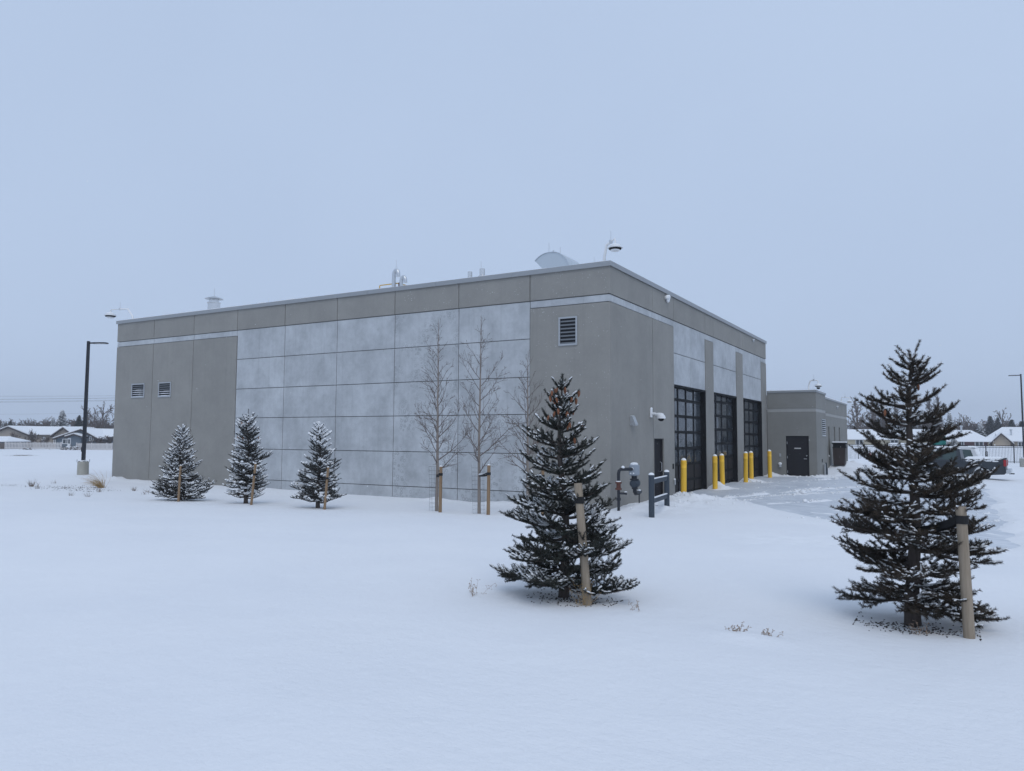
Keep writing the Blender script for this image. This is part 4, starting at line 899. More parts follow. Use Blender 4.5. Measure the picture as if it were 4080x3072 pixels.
def pickup(loc, rz, label):
    o = empty('pickup_truck', loc, rz, label, 'truck'); HWD = .98; fx, rx = 3.66, 0.0; R = .37; ar = .47
    # x forward from rear axle, side profile of the lower body
    low = [(-1.18, .52), (-1.2, 1.26), (-1.14, 1.30), (.82, 1.30), (.86, 1.22), (.9, 1.18), (3.35, 1.16), (4.45, 1.10), (4.66, .98), (4.7, .5), (4.5, .42)]
    prof = low+arch(fx, ar, R+.03)+[(.55, .40)]+arch(rx, ar, R+.03)+[(-1.1, .44)]
    mb = MB(); n = len(prof)
    ring = [[(x, sg*(HWD-(.04 if z < .55 or z > 1.24 else 0)), z) for x, z in prof] for sg in (1, -1)]
    mb.add(ring[0]+ring[1], [tuple(range(n)), tuple(range(2*n-1, n-1, -1))]+[(i, (i+1) % n, n+(i+1) % n, n+i) for i in range(n)])
    body = mb.build('body', MT['truck'], o)
    for xx in (fx, rx):
        for sg in (1, -1): MB().prism(arch(xx, ar+.05, R+.03)+arch(xx, ar-.01, R+.03)[::-1], 'y', sg*(HWD-.01), sg*(HWD+.015)).build('fender_lip', MT['truck'], body)
    for xx in (1.95, 2.95): MB().box((xx-.004, HWD-.001, .5), (xx+.004, HWD+.003, 1.16)).build('door_seam', MT['dark'], body)
    for xx in (1.15, 2.15): MB().box((xx, HWD, 1.0), (xx+.2, HWD+.03, 1.04)).build('door_handle', MT['black'], body)
    # cab
    cb = [(.92, 1.17), (1.02, 1.80), (1.2, 1.86), (2.55, 1.87), (2.75, 1.82), (3.42, 1.17)]; tw_ = .16
    def cabpt(x, z, sg): return (x, sg*(HWD-.03-tw_*(z-1.17)/.7), z)
    n = len(cb); mb = MB().add([cabpt(x, z, 1) for x, z in cb]+[cabpt(x, z, -1) for x, z in cb], [tuple(range(n)), tuple(range(2*n-1, n-1, -1))]+[(i, (i+1) % n, n+(i+1) % n, n+i) for i in range(n)])
    mb.build('cab', MT['truck'], o)
    for sg in (1, -1):
        for poly in ([(1.14, 1.22), (1.20, 1.74), (1.88, 1.76), (1.88, 1.22)], [(1.98, 1.22), (1.98, 1.76), (2.66, 1.74), (3.1, 1.3), (3.1, 1.22)]):
            vs = [cabpt(x, z, sg) for x, z in poly]; vs = [(x, y+sg*.006, z) for x, y, z in vs]; vs2 = [(x, y-sg*.012, z) for x, y, z in vs]; k = len(vs)
            MB().add(vs+vs2, [tuple(range(k)), tuple(range(2*k-1, k-1, -1))]+[(i, (i+1) % k, k+(i+1) % k, k+i) for i in range(k)]).build('side_window', MT['carglass'], o)
    MB().add([(2.80, .72, 1.80), (3.36, .86, 1.24), (3.36, -.86, 1.24), (2.80, -.72, 1.80), (2.76, .72, 1.79), (3.32, .86, 1.23), (3.32, -.86, 1.23), (2.76, -.72, 1.79)], [(0, 1, 2, 3), (7, 6, 5, 4), (0, 4, 5, 1), (1, 5, 6, 2), (2, 6, 7, 3), (3, 7, 4, 0)]).build('windscreen', MT['carglass'], o)
    for sg in (1, -1): MB().cbox((3.0, sg*1.08-.1, 1.2), (3.1, sg*1.08+.1, 1.38), .02).build('mirror', MT['black'], o)
    for xx in (fx, rx):
        for sg in (1, -1): wheel(o, xx, sg*(HWD-.13), R, .26, sg)
    for sg in (1, -1):
        MB().cbox((-1.225, sg*.90-.06, .90), (-1.08, sg*.90+.09, 1.26), .02).build('tail_light', MT['red'], o)
        MB().tube([(.6, sg*1.0, .42), (2.95, sg*1.0, .42)], .05, 8).build('running_board', MT['chrome'], o, True)
    MB().cbox((-1.42, -.96, .50), (-1.17, .96, .74), .03).build('rear_bumper', MT['chrome'], o); MB().box((-1.55, -.05, .44), (-1.3, .05, .5)).build('tow_hitch', MT['black'], o)
    MB().box((-1.19, -.8, 1.301), (-1.13, .8, 1.34)).box((-1.1, .86, 1.301), (.8, .93, 1.325)).box((-1.1, -.93, 1.301), (.8, -.86, 1.325)).build('bed_rail', MT['black'], o)
    # snow: bed load spilling over the side, roof, bonnet
    rs = np.random.RandomState(3)
    def drift(x0, x1, y0, y1, z, h, edge):
        nx, ny = 26, 14; X_, Y_ = np.meshgrid(np.linspace(x0, x1, nx), np.linspace(y0, y1, ny), indexing='ij')
        d = np.minimum(np.minimum(X_-x0, x1-X_), np.minimum(Y_-y0, y1-Y_)); Z_ = z+h*sst(d/edge)*(1+.5*fbm(X_*2+z, Y_*2, 3)); Z_[d < 1e-6] = z-.02
        v_, f_ = grid(X_, Y_, Z_); return np_mesh('snow', v_, f_, MT['snowcap'], True)
    link('snow', drift(-1.05, .84, -.95, 1.0, 1.30, .10, .25), o); link('snow', drift(1.08, 2.72, -.78, .78, 1.862, .10, .18), o); link('snow', drift(3.45, 4.55, -.9, .9, 1.10, .08, .2), o)
    link('snow', blobs(rs.uniform((-.9, .965, 1.14), (.7, .985, 1.30), (70, 3)), np.tile([1, 0, 0], (70, 1)), np.tile([.09, .02, .035], (70, 1))*rs.uniform(.4, 1.2, (70, 1)), rs, 'snow', MT['snowcap']), o)
    return o
pickup((9.85, 31.0, -.31), math.radians(175), 'dark grey pickup truck with snow on its bed, parked behind the right spruce')
def suv(loc, rz, label):
    o = empty('parked_car', loc, rz, label, 'car'); HWD = .95; R = .37; ar = .45; fx = 2.95
    prof = [(-1.05, .5), (-1.08, 1.05), (3.2, 1.08), (3.9, .98), (3.95, .5), (3.8, .42)]+arch(fx, ar, R)+[(.55, .38)]+arch(0, ar, R)+[(-.95, .45)]
    MB().prism(prof, 'y', -HWD, HWD).build('body', MT['suv'], o)
    up = [(-1.06, 1.05), (-.72, 1.78), (-.5, 1.88), (1.7, 1.88), (2.0, 1.80), (2.75, 1.08)]; n = len(up)
    pt = lambda x, z, sg: (x, sg*(HWD-.02-.17*(z-1.05)/.8), z)
    MB().add([pt(x, z, 1) for x, z in up]+[pt(x, z, -1) for x, z in up], [tuple(range(n)), tuple(range(2*n-1, n-1, -1))]+[(i, (i+1) % n, n+(i+1) % n, n+i) for i in range(n)]).build('cabin', MT['suv'], o)
    for sg in (1, -1):
        for poly in ([(-.75, 1.14), (-.55, 1.72), (.25, 1.76), (.25, 1.14)], [(.35, 1.14), (.35, 1.76), (1.2, 1.76), (1.2, 1.14)], [(1.3, 1.14), (1.3, 1.76), (1.9, 1.72), (2.45, 1.14)]):
            vs = [pt(x, z, sg) for x, z in poly]; vs = [(x, y+sg*.006, z) for x, y, z in vs]; vs2 = [(x, y-sg*.012, z) for x, y, z in vs]; k = len(vs)
            MB().add(vs+vs2, [tuple(range(k)), tuple(range(2*k-1, k-1, -1))]+[(i, (i+1) % k, k+(i+1) % k, k+i) for i in range(k)]).build('side_window', MT['carglass'], o)
        for xx in (0, fx): wheel(o, xx, sg*(HWD-.12), R, .25, sg)
        MB().cbox((-1.11, sg*.84-.1, .86), (-.93, sg*.84+.115, 1.18), .02).build('tail_light', MT['red'], o)
        MB().tube([(-.4, sg*.62, 1.9), (-.35, sg*.62, 1.97), (1.5, sg*.62, 1.97), (1.55, sg*.62, 1.9)], .02, 6).build('roof_rail', MT['black'], o, True)
    MB().cbox((-1.2, -.9, .45), (-1.02, .9, .7), .03).build('rear_bumper', MT['black'], o)
    MB().tube([(-1.1, .5, 1.1), (-1.32, .5, 1.12), (-1.32, .5, 1.62)], .02, 6).tube([(-1.1, -.4, 1.1), (-1.32, -.4, 1.12), (-1.32, -.4, 1.62)], .02, 6).tube([(-1.32, .5, 1.35), (-1.32, -.4, 1.35)], .02, 6).tube([(-1.32, .5, 1.6), (-1.32, -.4, 1.6)], .02, 6).build('rear_rack', MT['black'], o)
    X_, Y_ = np.meshgrid(np.linspace(-.78, 1.98, 24), np.linspace(-.76, .76, 12), indexing='ij'); d = np.minimum(np.minimum(X_+.78, 1.98-X_), .76-abs(Y_)); v_, f_ = grid(X_, Y_, 1.87+.09*sst(d/.2)); link('snow', np_mesh('snow', v_, f_, MT['snowcap'], True), o)
    q = MB().add([(-1.10, .75, 1.06), (-1.10, -.75, 1.06), (-.76, -.7, 1.80), (-.76, .7, 1.80), (-1.04, .75, 1.06), (-1.04, -.75, 1.06), (-.70, -.7, 1.80), (-.70, .7, 1.80)], [(0, 1, 2, 3), (7, 6, 5, 4), (0, 4, 5, 1), (1, 5, 6, 2), (2, 6, 7, 3), (3, 7, 4, 0)]).build('rear_window_snow', MT['snowcap'], o)
    return o
suv((8.95, 37.0, -.3), math.radians(172), 'white snow-covered car with rear rack, parked beyond the dark pickup')

# ------------------------------------------------------------------ right iron fence and what stands along it
fz = -.33
o = empty('iron_fence', (-40, 73, fz), 0, 'black iron picket fence across the back of the parking lot', 'fence')
bays = 40; bw = 2.44
for k in range(bays+1): MB().box((k*bw-.035, -.035, -.2), (k*bw+.035, .035, 1.95)).box((k*bw-.045, -.045, 1.95), (k*bw+.045, .045, 1.99)).build('post', MT['black2'], o)
for zz in (.15, 1.62, 1.82): MB().box((0, -.018, zz-.022), (bays*bw, .018, zz+.022)).build('rail', MT['black2'], o)
S = [[x, 0, .05, x, 0, 1.84, .0115, .0115, 0] for x in np.arange(.1, bays*bw, .128)]
tag(link('pickets', frusta(S, 4, 'pickets', MT['black2']), o), kind='stuff')
MT['teal'] = M('teal_paint', (.0, .16, .14), .45)
o = empty('storage_box', (7.0, 78, fz), 0, 'teal green box with sloping end behind the fence', 'container')
MB().prism([(-.95, 0), (.6, 0), (.6, 2.75), (-.35, 2.72), (-.95, 2.2)], 'y', -.6, .6).build('shell', MT['teal'], o)
for x in (-.5, 0, .45): MB().box((x-.03, -.63, .2), (x+.03, -.602, 2.1)).build('rib', MT['teal'], o)
MB().box((-.36, -.58, 2.751), (.58, .58, 2.79)).build('snow', MT['snowcap'], o)
MT['hyd'] = M('red_hydrant_paint', (.2, .03, .03), .6)
o = empty('fire_hydrant', (.55, 69.5, fz+.12), 0, 'small red hydrant before the iron fence', 'hydrant')
MB().lathe([(.12, -.7), (.12, .55), (.16, .56), (.16, .62), (.12, .66), (.08, .78), (0, .82)], 14).build('barrel', MT['hyd'], o, True); MB().lathe([(.07, -.22), (.07, .22)], 10, (0, 0, .38), 'x').build('nozzle', MT['hyd'], o, True)

# ------------------------------------------------------------------ houses
yawc = 0.5307
def house(loc, rz, label, spec, wallm, roofm=None):
    """spec: list of ('gable', x0, x1, y0, y1, eave, ridge, axis) blocks; windows (x, z, w, h, y) on the front; local -y faces the viewer"""
    o = empty('house', loc, rz, label, 'house', spec.get('group'))
    for (x0, x1, y0, y1, ev, rd, axis, mat, hip) in spec['blocks']:
        MB().box((x0, y0, -.5), (x1, y1, ev)).build('wall', MT[mat], o)
        ov = .45; t = .16
        if axis == 'x':       # ridge runs along x
            ym = (y0+y1)/2; s = (rd-ev)/(ym-y0); he = ev-s*ov
            hx0, hx1 = (x0+hip[0], x1-hip[1])
            X0, X1 = x0-ov, x1+ov
            top = [(X0, y0-ov, he), (X1, y0-ov, he), (X1, y1+ov, he), (X0, y1+ov, he), (hx0-(ov if hip[0] == 0 else 0), ym, rd), (hx1+(ov if hip[1] == 0 else 0), ym, rd)]
            fs = [(0, 1, 5, 4), (2, 3, 4, 5), (1, 2, 5), (3, 0, 4), (0, 3, 2, 1)]
            if hip[0] == 0: MB().prism([(y0, ev), (y1, ev), (ym, rd-.06)], 'x', x0, x0+.1).build('gable', MT[mat], o)
            if hip[1] == 0: MB().prism([(y0, ev), (y1, ev), (ym, rd-.06)], 'x', x1-.1, x1).build('gable', MT[mat], o)
        else:
            xm = spec.get('apex', {}).get((x0, x1), (x0+x1)/2); s = (rd-ev)/(xm-x0); s2 = (rd-ev)/(x1-xm)
            top = [(x0-ov, y0-ov, ev-s*ov), (x1+ov, y0-ov, ev-s2*ov), (x1+ov, y1, ev-s2*ov), (x0-ov, y1, ev-s*ov), (xm, y0-ov, rd), (xm, y1, rd)]
            fs = [(0, 4, 5, 3), (1, 2, 5, 4), (0, 1, 4), (2, 3, 5), (0, 3, 2, 1)]
            MB().prism([(x0, ev), (x1, ev), (xm, rd-.05)], 'y', y0-.01, y0+.1).build('gable', MT[mat], o)
        if axis == 'x':
            r = MB().add(top, fs).build('roof', MT['eave'], o)
            MB().add([(a, b, c+t) for a, b, c in top]+[(a, b, c+.02) for a, b, c in top[:4]], [(0, 1, 5, 4), (2, 3, 4, 5), (1, 2, 5), (3, 0, 4), (6, 7, 1, 0), (7, 8, 2, 1), (8, 9, 3, 2), (9, 6, 0, 3)]).build('roof_snow', MT['snowcap'], r)
        else:
            r = None
            for (a, b) in ((0, 4), (4, 1)):
                A_, B_ = top[a], top[b]; C_, D_ = (top[3], top[5]) if a == 0 else (top[5], top[2])
                q = [A_, B_, D_, C_] if a == 0 else [A_, B_, D_, C_]
                q = [Vector(A_), Vector(B_), Vector(D_), Vector(C_)]
                m1 = MB().add([tuple(p-Vector((0, 0, .2))) for p in q]+[tuple(p) for p in q], [(0, 1, 2, 3), (4, 5, 6, 7), (0, 1, 5, 4), (1, 2, 6, 5), (2, 3, 7, 6), (3, 0, 4, 7)]).build('roof', MT['eave'], o)
                MB().add([tuple(p+Vector((0, .12, .006))) for p in q]+[tuple(p+Vector((0, .12, t))) for p in q], [(0, 1, 2, 3), (4, 5, 6, 7), (0, 1, 5, 4), (1, 2, 6, 5), (2, 3, 7, 6), (3, 0, 4, 7)]).build('roof_snow', MT['snowcap'], m1)
    for (x, z, ww, hh, y) in spec.get('windows', ()):
        f = MB().box((x-ww/2-.12, y-.06, z-hh/2-.12), (x+ww/2+.12, y-.01, z-hh/2)).box((x-ww/2-.12, y-.06, z+hh/2), (x+ww/2+.12, y-.01, z+hh/2+.12)).box((x-ww/2-.12, y-.06, z-hh/2), (x-ww/2, y-.01, z+hh/2)).box((x+ww/2, y-.06, z-hh/2), (x+ww/2+.12, y-.01, z+hh/2)).box((x-.05, y-.055, z-hh/2), (x+.05, y-.012, z+hh/2)).build('window', MT['trim'], o)
        for a, b in ((x-ww/2, x-.05), (x+.05, x+ww/2)): MB().box((a, y-.03, z-hh/2), (b, y-.012, z+hh/2)).build('pane', MT['glassh'], f)
    for (x, z0, ww, hh, y) in spec.get('doors', ()):
        f = MB().box((x-ww/2, y-.06, z0), (x+ww/2, y-.01, z0+hh)).build('door', MT['trim'], o)
        MB().box((x-ww*.28, y-.07, z0+hh*.45), (x+ww*.28, y-.062, z0+hh*.85)).build('pane', MT['glassh'], f)
    for (x, y, z, hh) in spec.get('vents', ()):
        MB().tube([(x, y, z-.8), (x, y, z+hh)], .14, 10).lathe([(.22, z+hh), (.22, z+hh+.1), (0, z+hh+.2)], 10, (x, y, 0)).build('roof_vent', MT['galv'], o, True)
    for (x0, x1, z0, z1, y, mat) in spec.get('claddings', ()): MB().box((x0, y-.025, z0), (x1, y-.005, z1)).build('cladding', MT[mat], o)
    return o
MT['eave'] = M('dark_brown_fascia', (.06, .05, .05), .8); MT['trim'] = M('white_trim', (.72, .73, .74), .6)
MT['tan'] = M('tan_siding', (.36, .315, .27), .8); MT['bluegrey'] = M('blue_grey_siding', (.13, .165, .20), .8); MT['cream'] = M('cream_siding', (.62, .56, .43), .8); MT['brickred'] = M('red_brown_brick', (.14, .07, .07), .85); MT['sand'] = M('sand_siding', (.45, .38, .30), .8)
CP = Vector((8.636, -20.352)); FW2 = Vector((-.5061, .8625)); RT2 = Vector((.8625, .5061))
def far(px, dep): p = CP+FW2*dep+RT2*((px-2040)/3013.58*dep); return p.x, p.y
DL = 124.; k_ = DL/3013.58
def lx(px, ref): return (px-ref)*k_
ref = 168; x, y = far(ref, DL); r_l = yawc
house((x, y, -.05), r_l, 'long tan house with two front gables behind the white fence', dict(blocks=[
    (lx(-33, ref), lx(116, ref), 0, 9, 2.3, 3.5, 'y', 'tan', (0, 0)), (lx(221, ref), lx(297, ref), 0, 9, 2.3, 3.42, 'y', 'tan', (0, 0)), (lx(30, ref), lx(262, ref), 1.0, 8.0, 2.28, 3.45, 'x', 'tan', (0, 0))],
    windows=[(lx(53, ref), 1.25, .9, 1.15, 0), (lx(165, ref), 1.15, .35, 1.1, 1.0), (lx(228, ref), 1.15, .4, .8, 0)], vents=[(lx(231, ref), 3.5, 3.4, .35)]), 'tan')
ref = 310; x, y = far(ref, DL-4); k_ = (DL-4)/3013.58
house((x, y, -.05), r_l, 'blue-grey house with a lean-to front and white windows behind the white fence', dict(apex={(lx(232, ref), lx(394, ref)): lx(331, ref)}, blocks=[
    (lx(232, ref), lx(394, ref), 0, 8, 1.75, 3.1, 'y', 'bluegrey', (0, 0)), (lx(331, ref), lx(520, ref), 2.5, 9.5, 2.0, 3.08, 'x', 'bluegrey', (0, 0)), (lx(296, ref), lx(345, ref), -1.2, .1, 2.05, 2.35, 'y', 'bluegrey', (0, 0))],
    windows=[(lx(270, ref), 1.15, .95, .6, 0), (lx(371, ref), 1.6, .45, .6, 0)], doors=[(lx(300, ref), .1, .5, 1.6, -1.21)]), 'bluegrey')
ref = 5; x, y = far(ref, DL-9); k_ = (DL-9)/3013.58
house((x, y, -.05), r_l, 'small shed roof house at the left edge of the photo', dict(blocks=[(lx(-60, ref), lx(30, ref), 0, 5, 1.15, 1.75, 'x', 'bluegrey', (0, 1.2))]), 'bluegrey')
DR = 112.; k_ = DR/3013.58; r_r = 0.0
ref = 3480; x, y = far(ref, DR)
k_ = DR/1.108/3013.58
house((x, y, -.3), r_r, 'cream house with long snowy roof right of the annex', dict(blocks=[(lx(3300, ref), lx(3680, ref), 0, 9, 2.42, 3.75, 'x', 'cream', (0, 0))], windows=[(lx(3421, ref), 1.95, .85, .6, 0), (lx(3560, ref), 1.95, .85, .6, 0)]), 'cream')
ref = 3840; x, y = far(ref, DR); k_ = DR/1.164/3013.58
house((x, y, -.3), r_r, 'house with red-brown brick panels and hipped snowy roof behind the fence', dict(blocks=[(lx(3735, ref), lx(3940, ref), 0, 9, 2.2, 3.7, 'x', 'cream', (1.5, 2.3)), (lx(3938, ref), lx(3990, ref), 1, 7, 2.05, 2.55, 'x', 'sand', (0, 0))],
    windows=[(lx(3827, ref), 1.75, .5, .6, 0), (lx(3897, ref), 1.75, .9, .6, 0)], claddings=[(lx(3838, ref), lx(3880, ref), -.3, 2.1, 0, 'brickred'), (lx(3914, ref), lx(3930, ref), -.3, 2.1, 0, 'brickred')], vents=[(lx(3829, ref), 3.5, 3.6, .75)]), 'cream')
ref = 4030; x, y = far(ref, DR-3); k_ = (DR-3)/1.198/3013.58
house((x, y, -.3), r_r, 'sand coloured house with a front gable at the right edge', dict(blocks=[(lx(3950, ref), lx(4022, ref), 0, 9, 2.25, 3.35, 'y', 'sand', (0, 0)), (lx(3985, ref), lx(4200, ref), .8, 9.5, 2.25, 3.35, 'x', 'sand', (0, 0))], windows=[(lx(4066, ref), 1.75, .6, .6, .8)], vents=[(lx(4032, ref), 3.5, 3.2, .6)]), 'sand')
ref = 4040; x, y = far(ref, DR+22); k_ = (DR+22)/1.2/3013.58
house((x, y, -.3), r_r, 'house behind with only its wide snowy roof showing at the right', dict(blocks=[(lx(3930, ref), lx(4200, ref), 0, 11, 2.6, 4.6, 'x', 'sand', (2.5, 2))]), 'sand')

# ------------------------------------------------------------------ white picket fence (left)
MT['fencew'] = M('frosted_white_fence', (.62, .6, .59), .8); MT['fenceb'] = M('brown_fence_boards', (.13, .11, .1), .85)
DF = 112.; kf = DF/3013.58
x, y = far(0, DF); ox, oy = x, y
def fence_run(px0, px1, label, mat, height, gapw, board):
    x, y = far(px0, DF); o = empty('picket_fence', (x, y, gz(x, y)-.02), yawc, label, 'fence'); L = (px1-px0)*kf
    for k in range(int(L/2.2)+2): MB().box((min(k*2.2, L)-.06, .03, -.2), (min(k*2.2, L)+.06, .13, height+.05)).build('post', MT[mat], o)
    for zz in (.25, height-.25): MB().box((0, 0.0, zz-.05), (L, .03, zz+.05)).build('rail', MT[mat], o)
    mb = MB(); 
    for xx in np.arange(0, L-.05, gapw):
        mb.prism([(xx, .03), (xx+board, .03), (xx+board, height-.06), (xx+board/2, height), (xx, height-.06)], 'y', -.03, -.002)
    tag(mb.build('pickets', MT[mat], o), kind='stuff'); return o
fence_run(27, 250, 'long frosted white picket fence left of the lamp post', 'fencew', 1.05, .22, .13)
fence_run(311, 452, 'greyer picket fence between lamp post and tall building', 'fencew', 1.05, .19, .14)
fence_run(-120, 25, 'dark brown board fence at the left edge', 'fenceb', .95, .16, .15)
rs = np.random.RandomState(8)
for i, (px, sc_, lab) in enumerate(((118, .35, 'small heap of snowy branches before the white fence'), (287, .8, 'larger snowy brush heap in the gap of the white fence'))):
    x, y = far(px, DF-1.5); o = empty('brush_heap', (x, y, gz(x, y)), 0, lab, 'brush heap'); S = []
    for k in range(90):
        p = rs.normal(0, (1.1, .6, 0), 3)*sc_; d = unit(rs.normal(size=3)*np.array([1, 1, .5])+np.array([0, 0, .3]))*rs.uniform(.4, 1.0)*sc_; p[2] = rs.uniform(0, .4)*sc_
        S.append([*p, *(p+d), .03, .015, 0])
    link('sticks', frusta(S, 4, 'sticks', MT['twigfar']), o)
    c = rs.normal(0, (1.0, .5, 0), (40, 3))*sc_; c[:, 2] = rs.uniform(.1, .6, 40)*sc_; link('snow', blobs(c, rs.normal(size=(40, 3))*np.array([1, 1, .2]), np.tile([.3, .18, .12], (40, 1))*sc_, rs, 'snow', MT['snowcap']), o)

# ------------------------------------------------------------------ background trees
def bg_bare(seed, H, tr, nb, blen, e0, e1, u0, lv, dens, tw, upc):
    rs = np.random.RandomState(seed); T, S = bare_segs(rs, H, tr, nb, blen, e0, e1, u0, lv, tw, .02, dens=dens, upc=upc)
    return frusta(T, 6, 'bg_trunk', MT['twigfar']), frusta(S, 3, 'bg_crown', MT['twigfar'])
BG = {'round': [bg_bare(61, 7.5, .24, 17, lambda u: 4.6*(1-.55*u), .55, 1.0, .16, 3, 2.5, .042, .06), bg_bare(62, 7.0, .22, 15, lambda u: 4.2*(1-.5*u), .6, 1.05, .14, 3, 2.5, .042, .08)],
      'poplar': [bg_bare(71, 12.5, .2, 46, lambda u: 3.6*(1-.6*u)+.4, 1.05, 1.25, .05, 2, 3.4, .045, .10)],
      'bush': [bg_bare(81, 2.2, .07, 22, lambda u: 2.2*(1-.3*u), .5, 1.0, .03, 2, 4.6, .034, .05)]}
def conifer_mesh(seed, H, R, snowy):
    rs = np.random.RandomState(seed); S = []; T = [[0, 0, -.2, 0, 0, H, .16, .02, 0]]; C = []; D = []
    for i in range(150):
        u = .04+.95*(i/150); az = i*2.399+rs.uniform(-.4, .4); L = R*(1-u)**.8*rs.uniform(.65, 1.15)+.1; a = -.2+.5*u
        p = np.array([0, 0, u*H]); dr = np.array([math.cos(az), math.sin(az), a]); q = p+dr*L
        for k in range(4): S.append([*(p+dr*L*k/4), *(p+dr*L*(k+1)/4), .02, .02, 1])
        for s in np.arange(.25, 1, .16):
            for sd_ in (1, -1):
                b = p+dr*L*s; e = b+rotz(dr, sd_*.8)*L*.38*(1.1-s); S.append([*b, *e, .015, .01, 1])
                if snowy and rs.rand() < .4: C.append((b+e)/2+np.array([0, 0, .05])); D.append(e-b)
    cr = needles(S, 26, .22, .07, rs, 'bg_needles', MT['needle_bg'])
    sn = blobs(C, D, np.tile([.2, .11, .08], (len(C), 1)), rs, 'bg_snow', MT['snowcap'], 6, 4) if C else None
    return frusta(T, 6, 'bg_trunk', MT['twigfar']), cr, sn
CON = [conifer_mesh(91, 7.0, 2.0, True), conifer_mesh(92, 6.0, 2.3, False)]
_zm = {}
def zmax(me):
    if me.name not in _zm: _zm[me.name] = max(v_.co.z for v_ in me.vertices)
    return _zm[me.name]
def bg_tree(kind, px, dep, h, label, group, var=0, wide=1.0, z=-.2):
    x, y = far(px, dep)
    if kind == 'conifer':
        t, c, s = CON[var]; base = zmax(c); o = empty('conifer_tree', (x, y, z), px*.7, label, 'tree', group); link('trunk', t, o); link('crown', c, o)
        if s: link('snow_load', s, o)['kind'] = 'stuff'
    else:
        t, c = BG[kind][var]; base = zmax(c)
        o = empty({'round': 'bare_tree', 'poplar': 'poplar_tree', 'bush': 'bare_shrub'}[kind], (x, y, z), px*.7, label, {'round': 'tree', 'poplar': 'tree', 'bush': 'shrub'}[kind], group); link('trunk', t, o); link('crown', c, o)
    s_ = h/base; o.scale = (s_*wide, s_*wide, s_)
    return o
def hgt(ytop, px, dep): return 2.046+(1733+px*21/4080-ytop)/3013.58*dep+.2
BGL = 'trees beyond the left houses'; BGR = 'trees beyond the right houses'
for kind, px, dep, yt, var, wide, lab in (
    ('round', 412, 133, 1597, 0, .95, 'big spreading bare tree beside the tall building edge'), ('conifer', 250, 150, 1632, 0, 1.0, 'tallest dark snowy conifer over the left houses'),
    ('conifer', 318, 140, 1652, 1, .8, 'dark conifer just left of the lamp post'), ('conifer', 212, 152, 1662, 0, .6, 'narrow dark conifer left of the tallest conifer'), ('conifer', 45, 160, 1675, 1, .75, 'small conifer above the tan house roof ridge'),
    ('conifer', 14, 165, 1680, 0, .7, 'small pointed conifer at the left edge'), ('round', 100, 160, 1667, 1, .9, 'bare tree above the middle of the tan roof'), ('round', 130, 165, 1664, 0, .8, 'bare tree between small conifer and narrow conifer'),
    ('round', 185, 158, 1655, 1, .9, 'bare tree just left of the dark conifers'), ('round', 290, 160, 1668, 0, .9, 'bare tree between the dark conifers and the lamp post'), ('round', 350, 150, 1612, 1, .8, 'bare tree right of the lamp post'), ('round', 380, 160, 1625, 0, .9, 'bare tree behind the big spreading tree'),
    ('bush', 60, 122, 1716, 0, .8, 'bare sapling before the tan house gable'), ('bush', 132, 121, 1707, 0, .7, 'bare sapling before the tan house middle'), ('bush', 188, 121, 1735, 0, 1.1, 'low bare shrub before the tan house'), ('bush', 395, 119, 1735, 0, 1.4, 'low bare shrub by the blue-grey house'),
    ('bush', 445, 119, 1730, 0, 1.5, 'bare shrub at the edge of the tall building')):
    bg_tree(kind, px, dep, hgt(yt, px, dep), lab, BGL, var, wide)
for k in range(40):
    px = -40+k*13.5+rs.uniform(-8, 8); dep = 175+rs.uniform(-8, 12); bg_tree('bush' if k % 2 else 'round', px, dep, hgt(1676+rs.uniform(-14, 12), px, dep), 'one of the low bare trees in the grey row behind the left houses', 'low tree row behind the left houses', 0, 1.4 if k % 2 else 1.1)
for kind, px, dep, yt, var, wide, lab in (
    ('round', 3415, 150, 1578, 0, .95, 'big bare tree just right of the low annex'), ('round', 3480, 165, 1640, 1, 1., 'bare tree between annex and the poplars'), ('poplar', 3478, 175, 1560, 0, .9, 'left poplar of the pair left of the right spruce'), ('poplar', 3520, 175, 1556, 0, .95, 'right poplar of the pair left of the right spruce'), ('poplar', 3570, 180, 1590, 0, .9, 'poplar mostly hidden behind the right spruce'),
    ('poplar', 3702, 175, 1566, 0, .9, 'left poplar showing right of the spruce trunk'), ('poplar', 3736, 175, 1562, 0, .9, 'right poplar showing right of the spruce trunk'), ('conifer', 3783, 150, 1642, 0, .8, 'tall conifer right of the right spruce'), ('round', 3850, 165, 1642, 1, .9, 'bare tree over the hipped roof'), ('round', 3822, 170, 1650, 0, .8, 'bare tree beside the tall conifer on the right'),
    ('conifer', 3905, 130, 1682, 0, 1.0, 'snowy conifer beside the hipped house roof'), ('conifer', 3945, 160, 1655, 1, .8, 'dark conifer left of the tall bare tree on the right'), ('round', 3995, 170, 1622, 0, .85, 'tall bare tree over the sand house'), ('conifer', 3975, 165, 1662, 1, .8, 'dark conifer under the tall bare tree on the right'), ('conifer', 4030, 160, 1670, 1, .9, 'dark conifer over the far right roof'),
    ('conifer', 4070, 165, 1676, 1, 1.1, 'dark conifer at the right edge'), ('round', 4090, 170, 1668, 1, .9, 'bare tree at the right edge behind the lamp post')):
    bg_tree(kind, px, dep, hgt(yt, px, dep), lab, BGR, var, wide)
for k in range(40):
    px = 3370+k*19+rs.uniform(-10, 10); dep = 180+rs.uniform(-8, 12); bg_tree('bush' if k % 2 else 'round', px, dep, hgt(1682+rs.uniform(-20, 14), px, dep), 'one of the low bare trees in the grey row behind the right houses', 'low tree row behind the right houses', 0, 1.5 if k % 2 else 1.1)
